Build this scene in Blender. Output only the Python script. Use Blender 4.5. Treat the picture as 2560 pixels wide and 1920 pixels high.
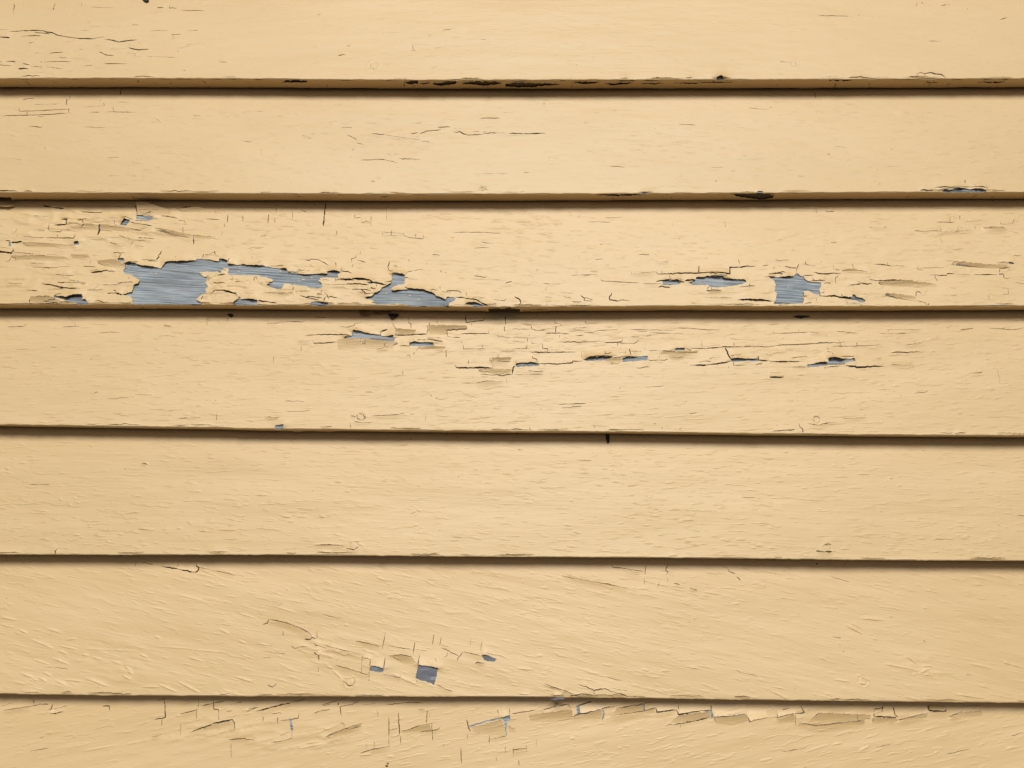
import bpy, math, random
import numpy as np
from mathutils import Vector
from mathutils.geometry import delaunay_2d_cdt

for o in list(bpy.data.objects):
    bpy.data.objects.remove(o)
scene = bpy.context.scene
COL = scene.collection
random.seed(11)
RNG = np.random.default_rng(11)

# ---------------------------------------------------------------- camera
TILT = math.radians(9.4)          # the camera looks slightly up the wall
FPX = 1923.0                      # focal length in pixels of the 2560 x 1920 photograph
CAM_H = 1.50
DIST = 0.684                      # metres from the lens to the wall
cam_data = bpy.data.cameras.new("camera")
cam = bpy.data.objects.new("camera", cam_data)
COL.objects.link(cam)
cam.location = (0.0, -DIST - 0.009, CAM_H)
cam.rotation_euler = (math.radians(90) + TILT, 0, 0)
cam_data.sensor_fit = 'HORIZONTAL'
cam_data.sensor_width = 36.0
cam_data.lens = 36.0 * FPX / 2560.0
cam_data.clip_start = 0.01
cam_data.clip_end = 500.0
scene.camera = cam

# ---------------------------------------------------------------- sky, sun, exposure
SUN_EL, SUN_AZ = math.radians(32), math.radians(3)     # azimuth away from straight in front of the wall
world = bpy.data.worlds.new("World")
scene.world = world
world.use_nodes = True
nt = world.node_tree
nt.nodes.clear()
sky = nt.nodes.new("ShaderNodeTexSky")
sky.sky_type = 'NISHITA'
sky.sun_disc = False
sky.sun_elevation = SUN_EL
sky.sun_rotation = math.pi + SUN_AZ
sky.dust_density = 1.5
sky.air_density = 1.0
hsv = nt.nodes.new("ShaderNodeHueSaturation")          # a veil of cloud takes most of the blue out
hsv.inputs["Saturation"].default_value = 0.35
bg = nt.nodes.new("ShaderNodeBackground")
bg.inputs["Strength"].default_value = 0.05
wo = nt.nodes.new("ShaderNodeOutputWorld")
nt.links.new(sky.outputs[0], hsv.inputs["Color"])
nt.links.new(hsv.outputs[0], bg.inputs["Color"])
nt.links.new(bg.outputs[0], wo.inputs["Surface"])

sun_data = bpy.data.lights.new("sun", 'SUN')
sun_data.energy = 4.5
sun_data.angle = math.radians(20)
sun_data.color = (1.0, 0.968, 0.888)
sun = bpy.data.objects.new("sun", sun_data)
COL.objects.link(sun)
sdir = Vector((math.sin(SUN_AZ) * math.cos(SUN_EL), -math.cos(SUN_AZ) * math.cos(SUN_EL), math.sin(SUN_EL)))
sun.rotation_euler = sdir.to_track_quat('Z', 'Y').to_euler()
sun.location = sdir * 20

scene.view_settings.view_transform = 'Standard'
scene.view_settings.look = 'None'
scene.view_settings.gamma = 1.0
scene.view_settings.use_curve_mapping = False
scene.view_settings.exposure = -0.60
# ---------------------------------------------------------------------------
# survey of the wall: every bare patch, crack, loose flake and lump of paint.
# Points were measured in a 4 x 4 set of survey tiles (column, row), 2212 x 1659 units each.
# ---------------------------------------------------------------------------
HOLES = """
01 1085 625 1130 620 1180 625 1230 645 1290 650 1400 662 1412 645 1432 612 1500 606 1560 608 1620 605 1650 598 1695 597 1700 578 1760 582 1830 592 1893 607 1900 582 1950 590 1970 598 1968 628 2040 634 2080 632 2120 636 2212 642 @11 60 642 140 655 200 665 270 672 275 700 340 708 430 720 510 715 560 712 620 712 622 692 680 690 730 696 718 712 708 722 718 745 690 745 640 742 600 740 560 745 540 775 570 790 575 830 540 832 500 830 450 822 400 815 330 800 240 792 235 820 225 838 170 838 130 825 95 805 130 790 150 770 140 755 100 740 40 735 30 722 0 720 @01 2150 720 2080 722 1980 720 1975 660 1935 660 1915 680 1910 710 1880 690 1790 692 1715 695 1735 715 1770 740 1790 745 1795 770 1775 785 1790 800 1800 825 1775 840 1790 880 1740 890 1710 920 1700 940 1740 960 1720 976 1160 978 1150 960 1155 935 1130 905 1060 892 1150 870 1160 810 1200 800 1215 765 1180 745 1140 720 1080 708 1065 680 1085 660
01 1012 590 1030 575 1080 580 1085 605 1060 605 1040 600
01 465 905 480 892 510 905 545 912 590 918 620 905 660 895 718 893 718 920 705 935 750 935 765 965 670 970 665 960 600 950 540 930 500 920 480 918
01 1185 205 1240 208 1325 217 1322 245 1280 248 1185 238
01 1040 285 1060 262 1085 238 1125 248 1110 275 1100 293 1070 290 1050 290
01 645 440 680 432 685 445 680 460 650 462
01 75 430 100 440 105 470 85 475 80 445
01 2000 975 2030 950 2060 935 2065 905 2080 910 2085 932 2140 930 2212 940 @11 18 940 15 967 @01 2212 978 2100 980
01 520 835 555 822 540 845
11 475 960 485 950 530 950 600 960 630 965 610 980 620 992 490 992 475 980
11 1190 708 1230 710 1280 722 1300 720 1280 740 1285 790 1270 800 1230 805 1190 820 1165 845 1180 862 1230 855 1290 848 1350 845 1440 850 1480 865 1510 875 1545 885 1560 905 1600 920 1635 938 1650 915 1700 908 1728 920 1710 945 1680 960 1665 970 1655 990 1590 992 1450 994 1330 982 1220 967 1130 975 1040 972 1025 965 1020 945 980 930 945 925 945 915 1000 910 1030 880 1080 855 1090 830 1110 825 1150 805 1170 795 1170 770 1175 720
11 965 790 1000 785 1005 802 985 802
11 1805 970 1840 960 1900 965 1960 980 2000 994 1960 997 1880 987
21 1295 768 1350 768 1430 768 1452 780 1450 800 1400 805 1330 806 1297 806
21 1530 790 1560 775 1580 765 1585 745 1640 745 1680 735 1760 740 1815 738 1830 752 1900 758 1980 762 2010 765 2025 778 2000 795 1940 808 1870 820 1760 828 1720 825 1690 805 1620 805 1550 805
31 0 735 60 738 150 740 215 735 235 712 255 705 270 728 305 732 315 755 340 775 380 780 455 785 452 820 440 850 430 890 395 885 370 870 340 855 300 860 305 875 300 900 310 935 300 965 200 968 60 972 45 970 60 940 65 905 72 880 60 860 65 800 50 770 30 755
31 625 920 680 915 718 915 722 890 750 890 757 910 790 915 820 930 835 940 830 955 790 955 740 935 700 928
31 2075 612 2122 618 2118 628 2082 628
31 1993 708 2028 709 2024 717 1996 716
11 755 1270 780 1250 830 1245 845 1200 870 1203 930 1215 1000 1230 1075 1235 1085 1245 1150 1250 1190 1242 1195 1290 1130 1290 1050 1285 980 1275 920 1270 850 1275
11 1332 1302 1420 1300 1535 1305 1540 1335 1430 1335 1332 1330
21 30 1500 40 1485 100 1480 180 1478 215 1485 238 1487 232 1505 150 1508 40 1512
21 622 1450 660 1440 750 1435 800 1432 860 1428 865 1435 830 1445 780 1458 720 1462 640 1462
21 950 1440 1010 1430 1080 1425 1165 1420 1170 1455 1080 1462 960 1470
21 1403 1358 1440 1352 1490 1350 1490 1370 1440 1372 1405 1375
21 1885 1450 1920 1445 1990 1447 2060 1445 2125 1442 2120 1465 2020 1465 1900 1468
31 332 1495 380 1490 430 1478 510 1478 515 1445 570 1440 620 1450 680 1445 745 1440 748 1465 700 1470 660 1475 660 1490 600 1495 520 1498 440 1510 340 1518
12 170 358 240 352 240 396 165 396
02 1820 1472 1880 1468 1905 1476 1850 1488
13 980 820 990 770 1050 782 1105 795 1100 835 1040 828
13 1380 880 1392 820 1405 765 1490 775 1575 790 1560 870 1545 938 1490 918 1430 905
13 1945 690 1975 675 2040 700 2080 722 2060 742 2000 735 1965 720
13 2120 1220 2195 1200 2200 1250 2170 1255 2165 1330 2168 1380 2158 1380 2150 1300 2140 1245 2125 1235
20 935 702 950 688 970 683 990 690 1002 704
20 1750 704 1770 680 1800 673 1830 682 1840 702
30 1490 1665 1510 1645 1560 1650 1600 1640 1690 1633 1740 1640 1790 1640 1870 1645 1900 1660 1870 1672 1500 1672
21 1125 16 1130 3 1170 5 1172 18
21 2100 8 2120 -4 2165 0 2180 14
23 340 1056 420 1040 445 1054
33 570 1092 590 1080 640 1090
"""
UNDER = """
10 230 716 250 692 350 690 440 700 445 712 330 716
10 1290 700 1400 692 1400 715 1340 727 1300 716
10 1400 712 1480 708 1510 716 1440 722
10 1520 710 1640 700 1745 700 1720 720 1620 732 1540 730
10 1770 715 1900 700 2060 700 2140 716 2080 738 1960 746 1880 737 1800 730
10 2150 735 2212 706 @20 200 712 440 722 300 746 100 766 0 762 @10 2160 758
20 500 712 640 700 760 700 680 726 600 730
20 790 718 930 708 1060 708 1000 727 850 736
20 1100 712 1330 710 1240 727 1170 724
20 1400 712 1600 706 1640 712 1560 722 1450 720
20 1600 700 1840 703 1930 706 1800 714 1650 712
30 510 690 720 686 700 697 540 697
30 1350 705 1470 700 1460 712 1370 712
30 1800 702 2050 698 2000 716 1850 712
21 1905 12 2030 16 2212 12 @31 55 22 35 48 0 52 @21 2180 60 2080 52 2000 38 1940 32
01 0 36 90 38 135 100 60 104 0 104
21 720 20 1000 16 1160 24 980 32 820 30
11 1080 28 1180 36 1090 40
11 2008 1000 2212 998 @21 72 1004 62 1052 0 1058 @11 2006 1048
11 330 30 420 34 380 40
21 120 1003 320 1005 240 1014
12 330 402 460 418 660 410 600 430 430 440
"""
# tile  width  lift  : points      lift u = lip above the crack stands off, d = lip below stands off
CRACKS = """
00 2.2 - 120 35 130 60 118 95 115 130
00 2.2 - 480 35 470 62 460 95
00 1.3 - 712 30 706 60
00 1.3 - 0 258 80 262
00 2.0 u.35 75 278 190 270 300 268 370 272 410 285 460 290 500 310 600 328 700 340 820 340 900 322
00 2.0 u.3 905 345 980 355 1035 370 1100 358 1190 350
00 2.6 u.4 0 325 90 332
00 2.0 - 250 318 300 312 360 315
00 1.6 - 300 285 360 290 440 298
00 1.8 - 250 375 300 378
00 2.2 u.3 1110 415 1165 430 1200 436 1290 425
00 2.0 - 860 452 920 480 985 482
00 1.5 - 1100 460 1170 468 1172 492 1300 492 1520 500
00 1.5 - 430 465 560 455
00 1.4 - 310 460 400 465
00 1.8 - 1360 72 1420 70
00 1.6 - 1465 50 1468 75 1530 72
00 1.2 - 1570 95 1770 95
00 1.3 - 1345 108 1395 112
00 1.4 - 1620 265 1710 267
00 1.6 - 1480 305 1570 298
00 2.5 u.4 160 598 200 596 250 595
00 1.5 - 270 575 400 582 550 598
00 1.5 - 200 555 260 565
00 1.3 - 900 555 1110 555
00 1.3 - 380 540 620 535
00 1.3 - 1540 420 1640 405
00 1.5 - 730 570 800 572
00 2.4 d.4 0 540 100 535 140 540
00 1.2 - 640 430 720 432
00 1.0 - 770 235 920 230 1110 232
00 1.0 - 580 270 800 268
10 1.8 - 710 482 775 475
10 1.5 - 1615 270 1650 264 1690 258
10 2.2 - 1940 348 1990 352
10 1.0 - 1355 390 1358 440
10 1.0 - 1340 440 1385 440
10 1.0 - 500 402 600 402
10 1.0 - 780 400 820 400
30 2.0 u.3 1280 648 1310 630 1350 640 1410 632 1430 640 1500 650 1530 672
30 1.4 - 1350 640 1352 662
30 1.4 - 1430 640 1440 655
30 1.0 - 430 140 700 142
30 1.0 - 860 145 910 150
30 1.4 - 2000 170 2060 162
30 1.6 - 100 540 150 542 200 545
30 2.0 - 1285 28 1278 62
30 1.6 - 1290 35 1340 26
30 2.0 - 1490 52 1520 46 1540 50
30 1.4 - 490 665 600 662
30 1.4 - 650 665 652 690
20 1.4 - 510 670 512 692
00 2.6 - 1048 760 1043 825
00 2.0 - 605 830 602 870
00 2.0 - 582 855 575 910
00 2.0 - 200 865 250 855 300 857
00 1.3 - 300 905 400 906 520 900
00 1.3 - 175 935 170 965 400 958 600 945
00 1.4 - 0 1005 230 1000 430 992 620 978
00 1.3 - 240 965 235 1005
00 1.3 - 597 935 595 978
00 1.3 - 720 925 905 918 895 890
00 1.6 - 750 975 970 970 1180 975
00 1.3 - 980 925 982 970
00 1.6 - 250 1095 330 1102 360 1108 370 1090
00 1.4 - 980 830 1060 835
10 2.0 u.3 1700 1140 1730 1150 1760 1140 1790 1160 1840 1172 1900 1168 1960 1165
10 1.8 - 1880 1140 1985 1142
10 2.8 d.5 1960 1155 2090 1152 2212 1158 @20 100 1160 290 1155
10 1.4 - 1340 1160 1400 1150
10 1.5 - 1410 1162 1480 1135 1570 1128 1600 1120
10 1.6 - 1570 1105 1680 1098
10 2.0 d.4 1000 1155 1110 1168
10 1.6 - 780 1165 860 1200 870 1215
10 1.3 - 480 1160 620 1155
10 1.5 - 1930 1025 2110 1025
10 1.3 - 1100 1165 1250 1190 1440 1215 1550 1250 1630 1250
10 1.3 - 900 1385 1100 1380 1230 1410
10 1.5 - 1240 1375 1420 1380
10 1.4 - 400 1170 480 1200
10 2.0 - 1920 1632 1950 1618 2000 1645
10 2.0 - 1945 1605 1955 1650
10 1.4 - 850 1280 830 1310
10 1.4 - 870 1240 930 1250
10 1.6 - 740 1100 830 1106
10 1.2 - 1880 1500 2180 1502
20 1.4 - 100 1495 150 1492
20 1.6 - 275 885 275 912
30 1.5 - 400 790 412 850
30 2.4 u.5 1310 1645 1425 1650
30 1.8 u.3 1425 1622 1545 1625 1640 1640
30 1.8 u.3 1580 1622 1700 1620 1890 1624 1890 1640
01 2.6 u.6 370 120 460 140 560 148
01 1.6 u.4 700 175 800 182 880 182 890 172
01 1.4 - 1000 130 1080 135
01 4 - 1330 95 1310 120
01 2 u1.0 1530 150 1600 138 1715 135
01 1.5 - 1860 160 1865 185 1895 185
01 4 - 1178 115 1184 160 1190 206
01 1.4 - 1300 170 1300 212
01 3 u.8 475 290 530 288 575 285 582 240 530 238
01 1.6 - 585 283 640 280 720 295
01 1.4 - 720 245 722 265
01 2 - 430 285 428 345
01 1.3 - 440 345 525 350 530 335
01 3.6 - 865 275 862 330 852 380
01 1.2 d1.2 590 278 740 282 862 290
01 1.2 d.8 880 290 1000 300 1060 305
01 2 - 1125 262 1230 285 1320 298
01 1.2 d.9 1060 305 1300 345 1500 352 1580 358
01 2 d1.0 1350 330 1500 345 1660 375 1720 380 1860 390
01 2 - 1585 305 1582 355
01 2.4 u.4 1395 210 1450 215 1500 222 1540 232
01 1.8 - 1540 245 1595 252 1605 272 1600 290
01 2.6 - 1680 375 1675 455
01 1.4 - 1970 200 1968 265
01 1.4 - 2100 205 2100 260
01 1.2 - 500 370 500 400
01 1.9 u.5 655 370 640 405 500 400 400 400
01 3 - 50 425 95 420
01 3.8 - 105 438 145 440 195 432
01 2 - 155 455 162 440
01 1.2 d.8 200 440 480 452 640 462
01 1.4 - 480 450 486 462
01 3.5 u1.2 -30 518 60 525 110 535
01 1.6 - 110 490 125 520
01 1.6 - 50 605 80 600 95 570
01 1.0 - 140 540 140 600
01 2.4 - 980 527 1045 530 1082 530
01 2 - 1048 535 1038 575
01 3.6 - 1400 510 1385 540 1370 548 1375 565 1350 588
01 1.5 - 1760 535 1755 575
01 2.6 u.6 785 698 890 693 905 685 1000 690
01 1.4 - 720 645 830 650
01 1.4 d.4 480 715 560 725 640 728
01 2 u.5 365 795 450 808 530 828 620 840 700 840
01 1.5 - 820 840 850 815
01 1.4 d.4 600 765 750 790
01 2 - 500 785 570 787
01 1.6 u.4 225 850 330 858
01 1.4 - 760 855 900 845
01 2.2 u.4 930 878 1000 875 1005 855 980 850
01 3.6 u.9 1000 875 1060 892
01 2.6 d.8 250 970 275 912 390 905 460 915
01 2.2 - 380 950 460 960 510 962
01 1.3 - 900 805 1000 805 1100 775
01 3 - 925 945 925 960
01 2.6 u.9 1840 880 1870 855 1950 860 2040 880 2050 900
01 1.6 - 1850 790 1950 788
01 2.4 - 2030 780 2080 778
01 1.6 - 2060 930 2020 960 1900 965
01 2.0 - 480 890 550 880
01 1.5 d.5 1030 380 1150 420 1250 428
01 1.5 - 1130 470 1165 425
01 1.4 d.4 1170 460 1250 475
01 1.5 d.5 1200 395 1340 410
01 1.5 d.6 950 435 1040 465 1090 470
01 1.4 d.5 680 240 900 235 1040 265
01 1.4 d.4 140 380 300 400 400 400
01 1.3 d.6 300 210 420 215
01 1.2 d.7 620 545 770 550
01 1.3 d.4 100 520 300 540 560 550
01 1.2 d.4 60 790 200 800
11 3.6 - 605 95 595 160 590 230 580 300
11 2.6 - 110 195 105 275
11 1.6 - 505 95 510 130
11 1.6 d.4 320 140 400 165 435 175
11 1.3 - 315 170 320 245 360 258
11 1.2 - 850 195 855 225 910 222
11 1.4 - 915 225 915 265 960 255 995 272 995 205
11 1.2 - 995 275 995 300
11 1.0 - 1130 130 1128 240
11 1.3 - 700 335 698 375
11 1.4 - 1095 350 1095 385 1165 380 1175 330
11 1.4 - 1275 350 1280 380 1340 400 1445 408 1450 365
11 1.2 - 1380 360 1380 395
11 1.0 - 1170 380 1270 380
11 1.2 - 1700 350 1975 350 2110 360 2110 345
11 2 u.4 420 590 465 595 475 583 540 588 580 610 635 638
11 2.6 - 865 545 860 570 825 580 830 610
11 1.6 - 870 590 950 608
11 1.2 - 905 515 900 540
11 1.4 - 840 620 830 655
11 2.0 u.4 735 650 740 690 790 690 830 705
11 3.6 u1.1 730 755 835 765 840 755 950 762 990 775 1010 790 1060 795 1130 810
11 2.2 - 1155 600 1140 650 1150 680 1190 690
11 2 - 1300 715 1310 695 1410 672 1450 675
11 1.3 - 1480 605 1475 635
11 1.3 - 1320 580 1322 605
11 1.6 - 1525 543 1590 550
11 1.9 u.3 1650 870 1655 853 1760 860 1775 880
11 1.3 - 1595 670 1600 700
11 1.4 - 1880 725 1970 740 2000 735
11 1.2 - 1915 710 1915 730
11 2.6 - 2160 795 2165 785 2212 775
11 1.4 - 1815 870 1820 900
11 2.2 u.3 1720 910 1790 915 1830 925 1910 940 1960 970 2015 990
11 1.3 - 2050 930 2150 945 2160 920
11 2 - 910 850 940 870 950 900
11 1.6 u.5 780 800 900 800 980 812
11 1.6 u.5 830 845 960 850 1000 860
11 1.6 d.5 880 870 960 880 1030 878
11 1.4 d.6 600 800 700 806 800 804
11 2.2 u.4 380 900 480 925 540 940 545 925
11 2.2 u.5 20 945 120 955 180 965
11 1.5 - 590 870 620 900 630 935
11 1.3 d.5 60 870 200 880 330 872
21 2.4 u.6 1245 690 1260 712 1400 712 1430 705 1600 708 1700 702 1800 708 1880 712 1882 655 1980 655 2020 645 2110 645
21 1.8 - 1615 640 1610 705
21 1.8 - 1855 715 1848 738
21 2 - 1360 720 1362 745 1370 765
21 1.2 - 1395 690 1398 710
21 1.5 - 1955 585 1968 630
21 1.5 - 2160 640 2212 635
21 3 u.6 1490 772 1520 768 1580 770
21 2 - 1452 775 1490 785
21 1.2 - 765 745 770 770 1000 785 1100 788
21 1.2 d.5 1025 690 1030 712 1240 690
21 1.0 - 550 690 552 715
21 2.2 - 590 895 630 920 620 940 690 945
21 1.6 - 600 950 540 955 520 945
21 1.6 - 630 912 700 935
21 1.6 - 440 900 510 922
21 2.5 u.3 860 870 855 895 842 905 845 935 920 945 940 935 1020 942
21 1.4 - 945 975 945 990
21 1.4 d.4 1650 912 1900 915
21 4.2 u1.1 1950 935 2050 932 2120 938 2212 942 @31 30 945
21 2.6 - 20 905 60 925 75 950 65 985
21 2 - 75 965 120 985
21 1.4 - 300 960 305 985
21 2.4 u.4 100 990 300 993 500 988 850 990
21 1.2 - 580 545 582 580
21 1.2 - 720 585 790 583
21 1.2 - 1840 260 1842 310
21 1.6 - 1090 543 1190 545
21 1.2 d.6 1230 600 1290 605 1350 608
21 1.4 d.6 1130 790 1290 795
31 1.5 - 245 610 300 622 325 625 320 600
31 1.6 - 320 628 380 640 410 640
31 2.2 - 265 625 248 660 200 658 140 645
31 2.2 - 245 660 245 705
31 1.4 - 60 590 85 595 180 590
31 1.6 - 300 725 390 725
31 2 u.4 390 695 450 710 500 712 560 705 630 710
31 1.4 - 560 635 562 670 620 680
31 1.2 d.9 620 680 730 665 800 680 850 690
31 1.2 - 730 620 733 660
31 1.5 - 605 715 600 735 580 740 582 785 600 790
31 2 u.3 915 625 980 630 1030 635 1075 645
31 1.3 - 1030 610 1030 632
31 1.3 - 1080 650 1100 638 1180 640
31 1.4 - 1290 650 1295 675 1340 675
31 1.2 - 1310 660 1520 655
31 2.4 u.5 690 808 790 800 800 790 850 798 900 795
31 1.6 - 800 790 760 772
31 2.2 u.6 870 755 940 770 1080 765 1180 770 1250 765
31 1.2 d1.3 945 774 1180 772 1380 784 1450 800
31 1.4 - 1440 710 1440 740 1460 765 1455 775
31 1.6 u.3 1380 718 1540 725 1545 708 1620 712
31 1.2 - 1620 712 1740 715
31 1.9 u.3 1780 715 1985 718
31 1.8 - 2030 712 2035 740 2060 752 2080 745
31 1.6 - 2080 640 2082 685
31 1.3 - 1990 705 2000 665 2080 655
31 1.2 - 2020 830 2070 830 2075 885 2020 888
31 1.5 - 1275 910 1280 870 1300 862 1330 885
31 2.2 - 1280 940 1350 955 1380 985 1390 960
31 1.2 - 1295 770 1290 825
31 2.6 u.7 450 900 500 905 560 900 610 912 680 915
31 2.4 - 440 855 445 895 460 905
31 1.6 - 640 955 780 965
31 2.2 d.9 1385 350 1450 348 1540 345 1650 340 1750 328
31 1.2 - 1260 335 1390 350
31 1.3 - 1490 318 1490 345
31 1.2 - 1640 300 1642 338
31 1.2 - 1570 215 1570 270
31 1.2 - 1655 205 1652 240
31 1.2 - 1785 290 1785 325
31 1.6 d1.6 1855 306 1950 303 2055 310
31 1.3 - 2000 245 2005 280 2110 278 2125 235
31 1.2 - 1450 260 1610 268
31 1.4 d.6 860 312 1000 315 1020 300
31 1.5 - 490 155 500 172 570 172
31 1.0 - 0 140 450 150
31 1.2 - 2070 340 2150 350
31 1.4 - 1660 605 1800 618
31 1.2 - 2115 550 2180 555
31 1.2 d.5 1080 870 1085 890 1170 895
11 1.6 - 90 1140 210 1132
11 1.6 - 210 1120 300 1118 400 1125 450 1110
11 1.8 u.3 430 1240 640 1232 750 1235 830 1245
11 1.8 - 720 1160 790 1170 850 1162 855 1140 910 1132 915 1115
11 2 - 870 1168 868 1195
11 2.2 u.4 1075 1235 1080 1208 1140 1190
11 1.4 - 1180 1130 1190 1160
11 1.5 d.9 1200 1150 1205 1185 1380 1195 1380 1215
11 1.5 - 1320 1080 1318 1130 1340 1140 1338 1180
11 2.6 - 1500 1130 1500 1155 1480 1160 1485 1195 1478 1225
11 2.6 u.6 1190 1242 1290 1240 1400 1232 1478 1228
11 1.4 d.9 1490 1160 1820 1160 1825 1190
11 1.3 - 1565 1110 1565 1140
11 1.5 - 1650 1195 1655 1250 1700 1258 1770 1262
11 2 - 1810 1060 1815 1130 1900 1118 1970 1110 1972 1080
11 1.6 - 1865 1130 1862 1155
11 1.8 u.3 1780 1228 2010 1225 2012 1190
11 1.6 - 2155 1070 2155 1155
11 1.5 - 2145 1160 2150 1210
11 1.6 - 2090 1220 2090 1250 2212 1262
11 1.9 - 1395 1282 1470 1280
11 1.6 - 1400 1270 1400 1295
11 2.4 u.5 1240 1332 1330 1335 1330 1302
11 1.6 - 1200 1295 1225 1310 1190 1325
11 1.2 d.9 1540 1336 1635 1342 1635 1355
11 1.5 - 1645 1365 1642 1430
11 1.2 - 1775 1290 1780 1310
11 1.5 - 1790 1320 1793 1360 1990 1358
11 1.2 - 1957 1320 1957 1350
11 1.4 - 1395 1350 1390 1375
11 1.4 - 1370 1385 1362 1410
11 1.7 u.4 495 1285 500 1310 600 1308 700 1295
11 1.2 d.7 360 1290 500 1282
11 1.2 - 398 1290 398 1310
11 1.0 - 390 1330 390 1385
11 1.6 d.7 2025 1435 2020 1465 2200 1470
11 1.6 - 2020 1435 2212 1435
11 1.2 - 1835 1450 1835 1490
11 2.6 u.8 1720 1495 1730 1520 1860 1523 1960 1520 2045 1525
11 2 - 2050 1490 2040 1540
11 1.5 - 2035 1470 2035 1490
11 1.2 - 2095 1400 2090 1430
11 1.2 d.8 1940 1532 2040 1535 2212 1532
11 2.2 - 2050 1580 2120 1590 2212 1575
11 1.5 - 1940 1575 2080 1585
11 1.4 d.9 1900 1655 2000 1635 2150 1645
11 1.4 - 2165 1610 2170 1659
11 1.0 - 1270 1545 1270 1590
11 1.0 - 1300 1415 1330 1412 1332 1440
21 1.9 - 160 1150 170 1185 210 1198 290 1195
21 1.4 - 60 1140 240 1148 420 1140 420 1160
21 1.2 - 125 1110 125 1135
21 1.2 - 370 1110 375 1135 420 1140
21 1.2 - 630 1110 635 1135 750 1138
21 1.2 - 0 1185 170 1188
21 2.1 - 380 1160 375 1220
21 1.9 u.3 290 1223 380 1222 490 1225
21 1.4 - 410 1228 410 1262
21 1.4 - 0 1255 130 1262 260 1258
21 1.3 - 150 1220 150 1255
21 1.3 - 130 1265 135 1300
21 1.7 - 170 1275 170 1310 265 1318 265 1355 310 1358 308 1385
21 1.3 - 130 1318 130 1355 0 1358
21 1.1 - 0 1290 130 1298
21 2.0 u.3 160 1388 350 1388 560 1385
21 1.2 - 540 1200 530 1180 650 1170
21 1.5 - 620 1215 690 1218 740 1200 830 1195 905 1192 925 1170
21 1.5 d.4 450 1265 500 1250 620 1238
21 1.3 - 1020 1190 1190 1195 1300 1195 1390 1198 1420 1182
21 1.3 - 1195 1195 1198 1218 1360 1222
21 1.3 d.5 1020 1252 1100 1250 1190 1245
21 1.3 - 1430 1175 1600 1185 1700 1195 1800 1190
21 1.5 - 400 1298 600 1300 770 1292
21 1.6 u.3 798 1288 800 1305 915 1300 950 1295 952 1275
21 1.6 - 910 1300 912 1348
21 1.4 - 915 1308 1060 1312 1095 1285
21 1.3 - 860 1350 950 1352
21 1.7 - 600 1380 603 1440 622 1450
21 2 u.8 625 1446 720 1432 860 1425
21 1.8 u.5 870 1435 950 1430 1020 1425
21 2.4 - 1015 1355 1025 1425
21 1.4 - 975 1380 978 1405
21 1.4 - 1025 1380 1120 1382
21 1.5 - 1170 1455 1320 1455 1350 1445
21 1.4 - 1180 1375 1290 1370 1290 1410
21 1.6 - 1295 1375 1400 1375
21 1.2 d1.3 1300 1380 1400 1386 1490 1376 1600 1375
21 1.6 - 1500 1355 1545 1370 1540 1355
21 2.1 u.3 1540 1355 1700 1352 1850 1340 1990 1340
21 3.2 - 1840 1345 1860 1385 1870 1420 1885 1445
21 1.7 d.4 1990 1340 2120 1335 2212 1338
21 1.2 - 1640 1300 1640 1345
21 1.2 - 1920 1300 1918 1335
21 1.3 - 1880 1420 1980 1410
21 2.5 u.6 1540 1498 1660 1500 1780 1485 1885 1468
21 1.4 - 1600 1475 1670 1465 1720 1470
21 1.4 - 1910 1468 1912 1500 2010 1498
21 1.0 - 1870 1505 1872 1530
21 2.1 u.4 2125 1420 2128 1455 2212 1460
21 1.3 - 2200 1390 2205 1415
21 2.1 u.5 235 1487 330 1485 350 1490 520 1480 525 1465 610 1465
21 1.4 - 30 1455 35 1480
21 3.2 - 25 1505 10 1520 5 1560 0 1580
21 1.6 - 175 1420 178 1440 215 1450 218 1480
21 1.3 - 860 1470 868 1495
21 1.0 - 1270 1415 1268 1440
21 1.1 - 340 1580 345 1600
21 1.1 - 10 1580 170 1578 270 1580
21 1.2 d1.0 820 1444 900 1440 945 1442
21 1.4 - 1700 1440 1760 1435
31 2.0 u.3 0 1338 100 1325 300 1318 500 1305 620 1305 655 1300
31 1.4 - 600 1270 620 1310 630 1335
31 1.5 - 560 1335 700 1335 850 1332 970 1322
31 1.2 - 765 1300 765 1335
31 1.3 - 45 1225 200 1220 340 1215
31 1.1 - 45 1200 46 1225
31 1.1 - 265 1190 265 1215
31 1.1 - 338 1190 338 1215
31 1.1 d.5 340 1215 450 1225 510 1240
31 1.6 - 200 1435 340 1422
31 1.4 - 0 1415 40 1415
31 1.4 - 510 1345 515 1370
31 2.2 - 545 1385 560 1430
31 1.3 - 500 1385 545 1388
31 2.6 u.6 0 1445 15 1465 100 1470 270 1468
31 1.4 - 620 1425 745 1420
31 2.6 u.8 680 1485 670 1505 750 1510 760 1520 880 1515 900 1510 1000 1508
31 1.4 d.6 1040 1495 1250 1495 1270 1520
31 1.4 - 250 1515 330 1518
31 2.4 u.6 10 1600 80 1605 130 1605 140 1585
31 1.7 u.3 1060 1390 1130 1385 1190 1390 1320 1382
31 1.4 d.5 1070 1300 1140 1300 1190 1325 1250 1315 1330 1302
31 1.1 - 1030 1225 1040 1190 1320 1195
31 1.6 - 960 1225 1050 1225 1190 1222
31 1.1 - 580 1205 770 1225
31 1.8 - 1660 1190 1700 1190 1770 1180
31 1.2 - 1545 1165 1550 1188
31 1.3 - 1910 1180 2130 1190 2212 1175
31 1.2 d.3 1715 1575 1850 1560
31 1.0 - 1980 1540 2000 1659
01 1.6 - 70 1168 220 1160
01 1.2 - 225 1140 222 1162
01 1.8 - 540 1170 600 1166 690 1165
01 1.4 - 650 1140 660 1165
01 2.0 - 1415 1162 1450 1160 1485 1158
01 1.2 - 860 1220 960 1212 1040 1215
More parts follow.
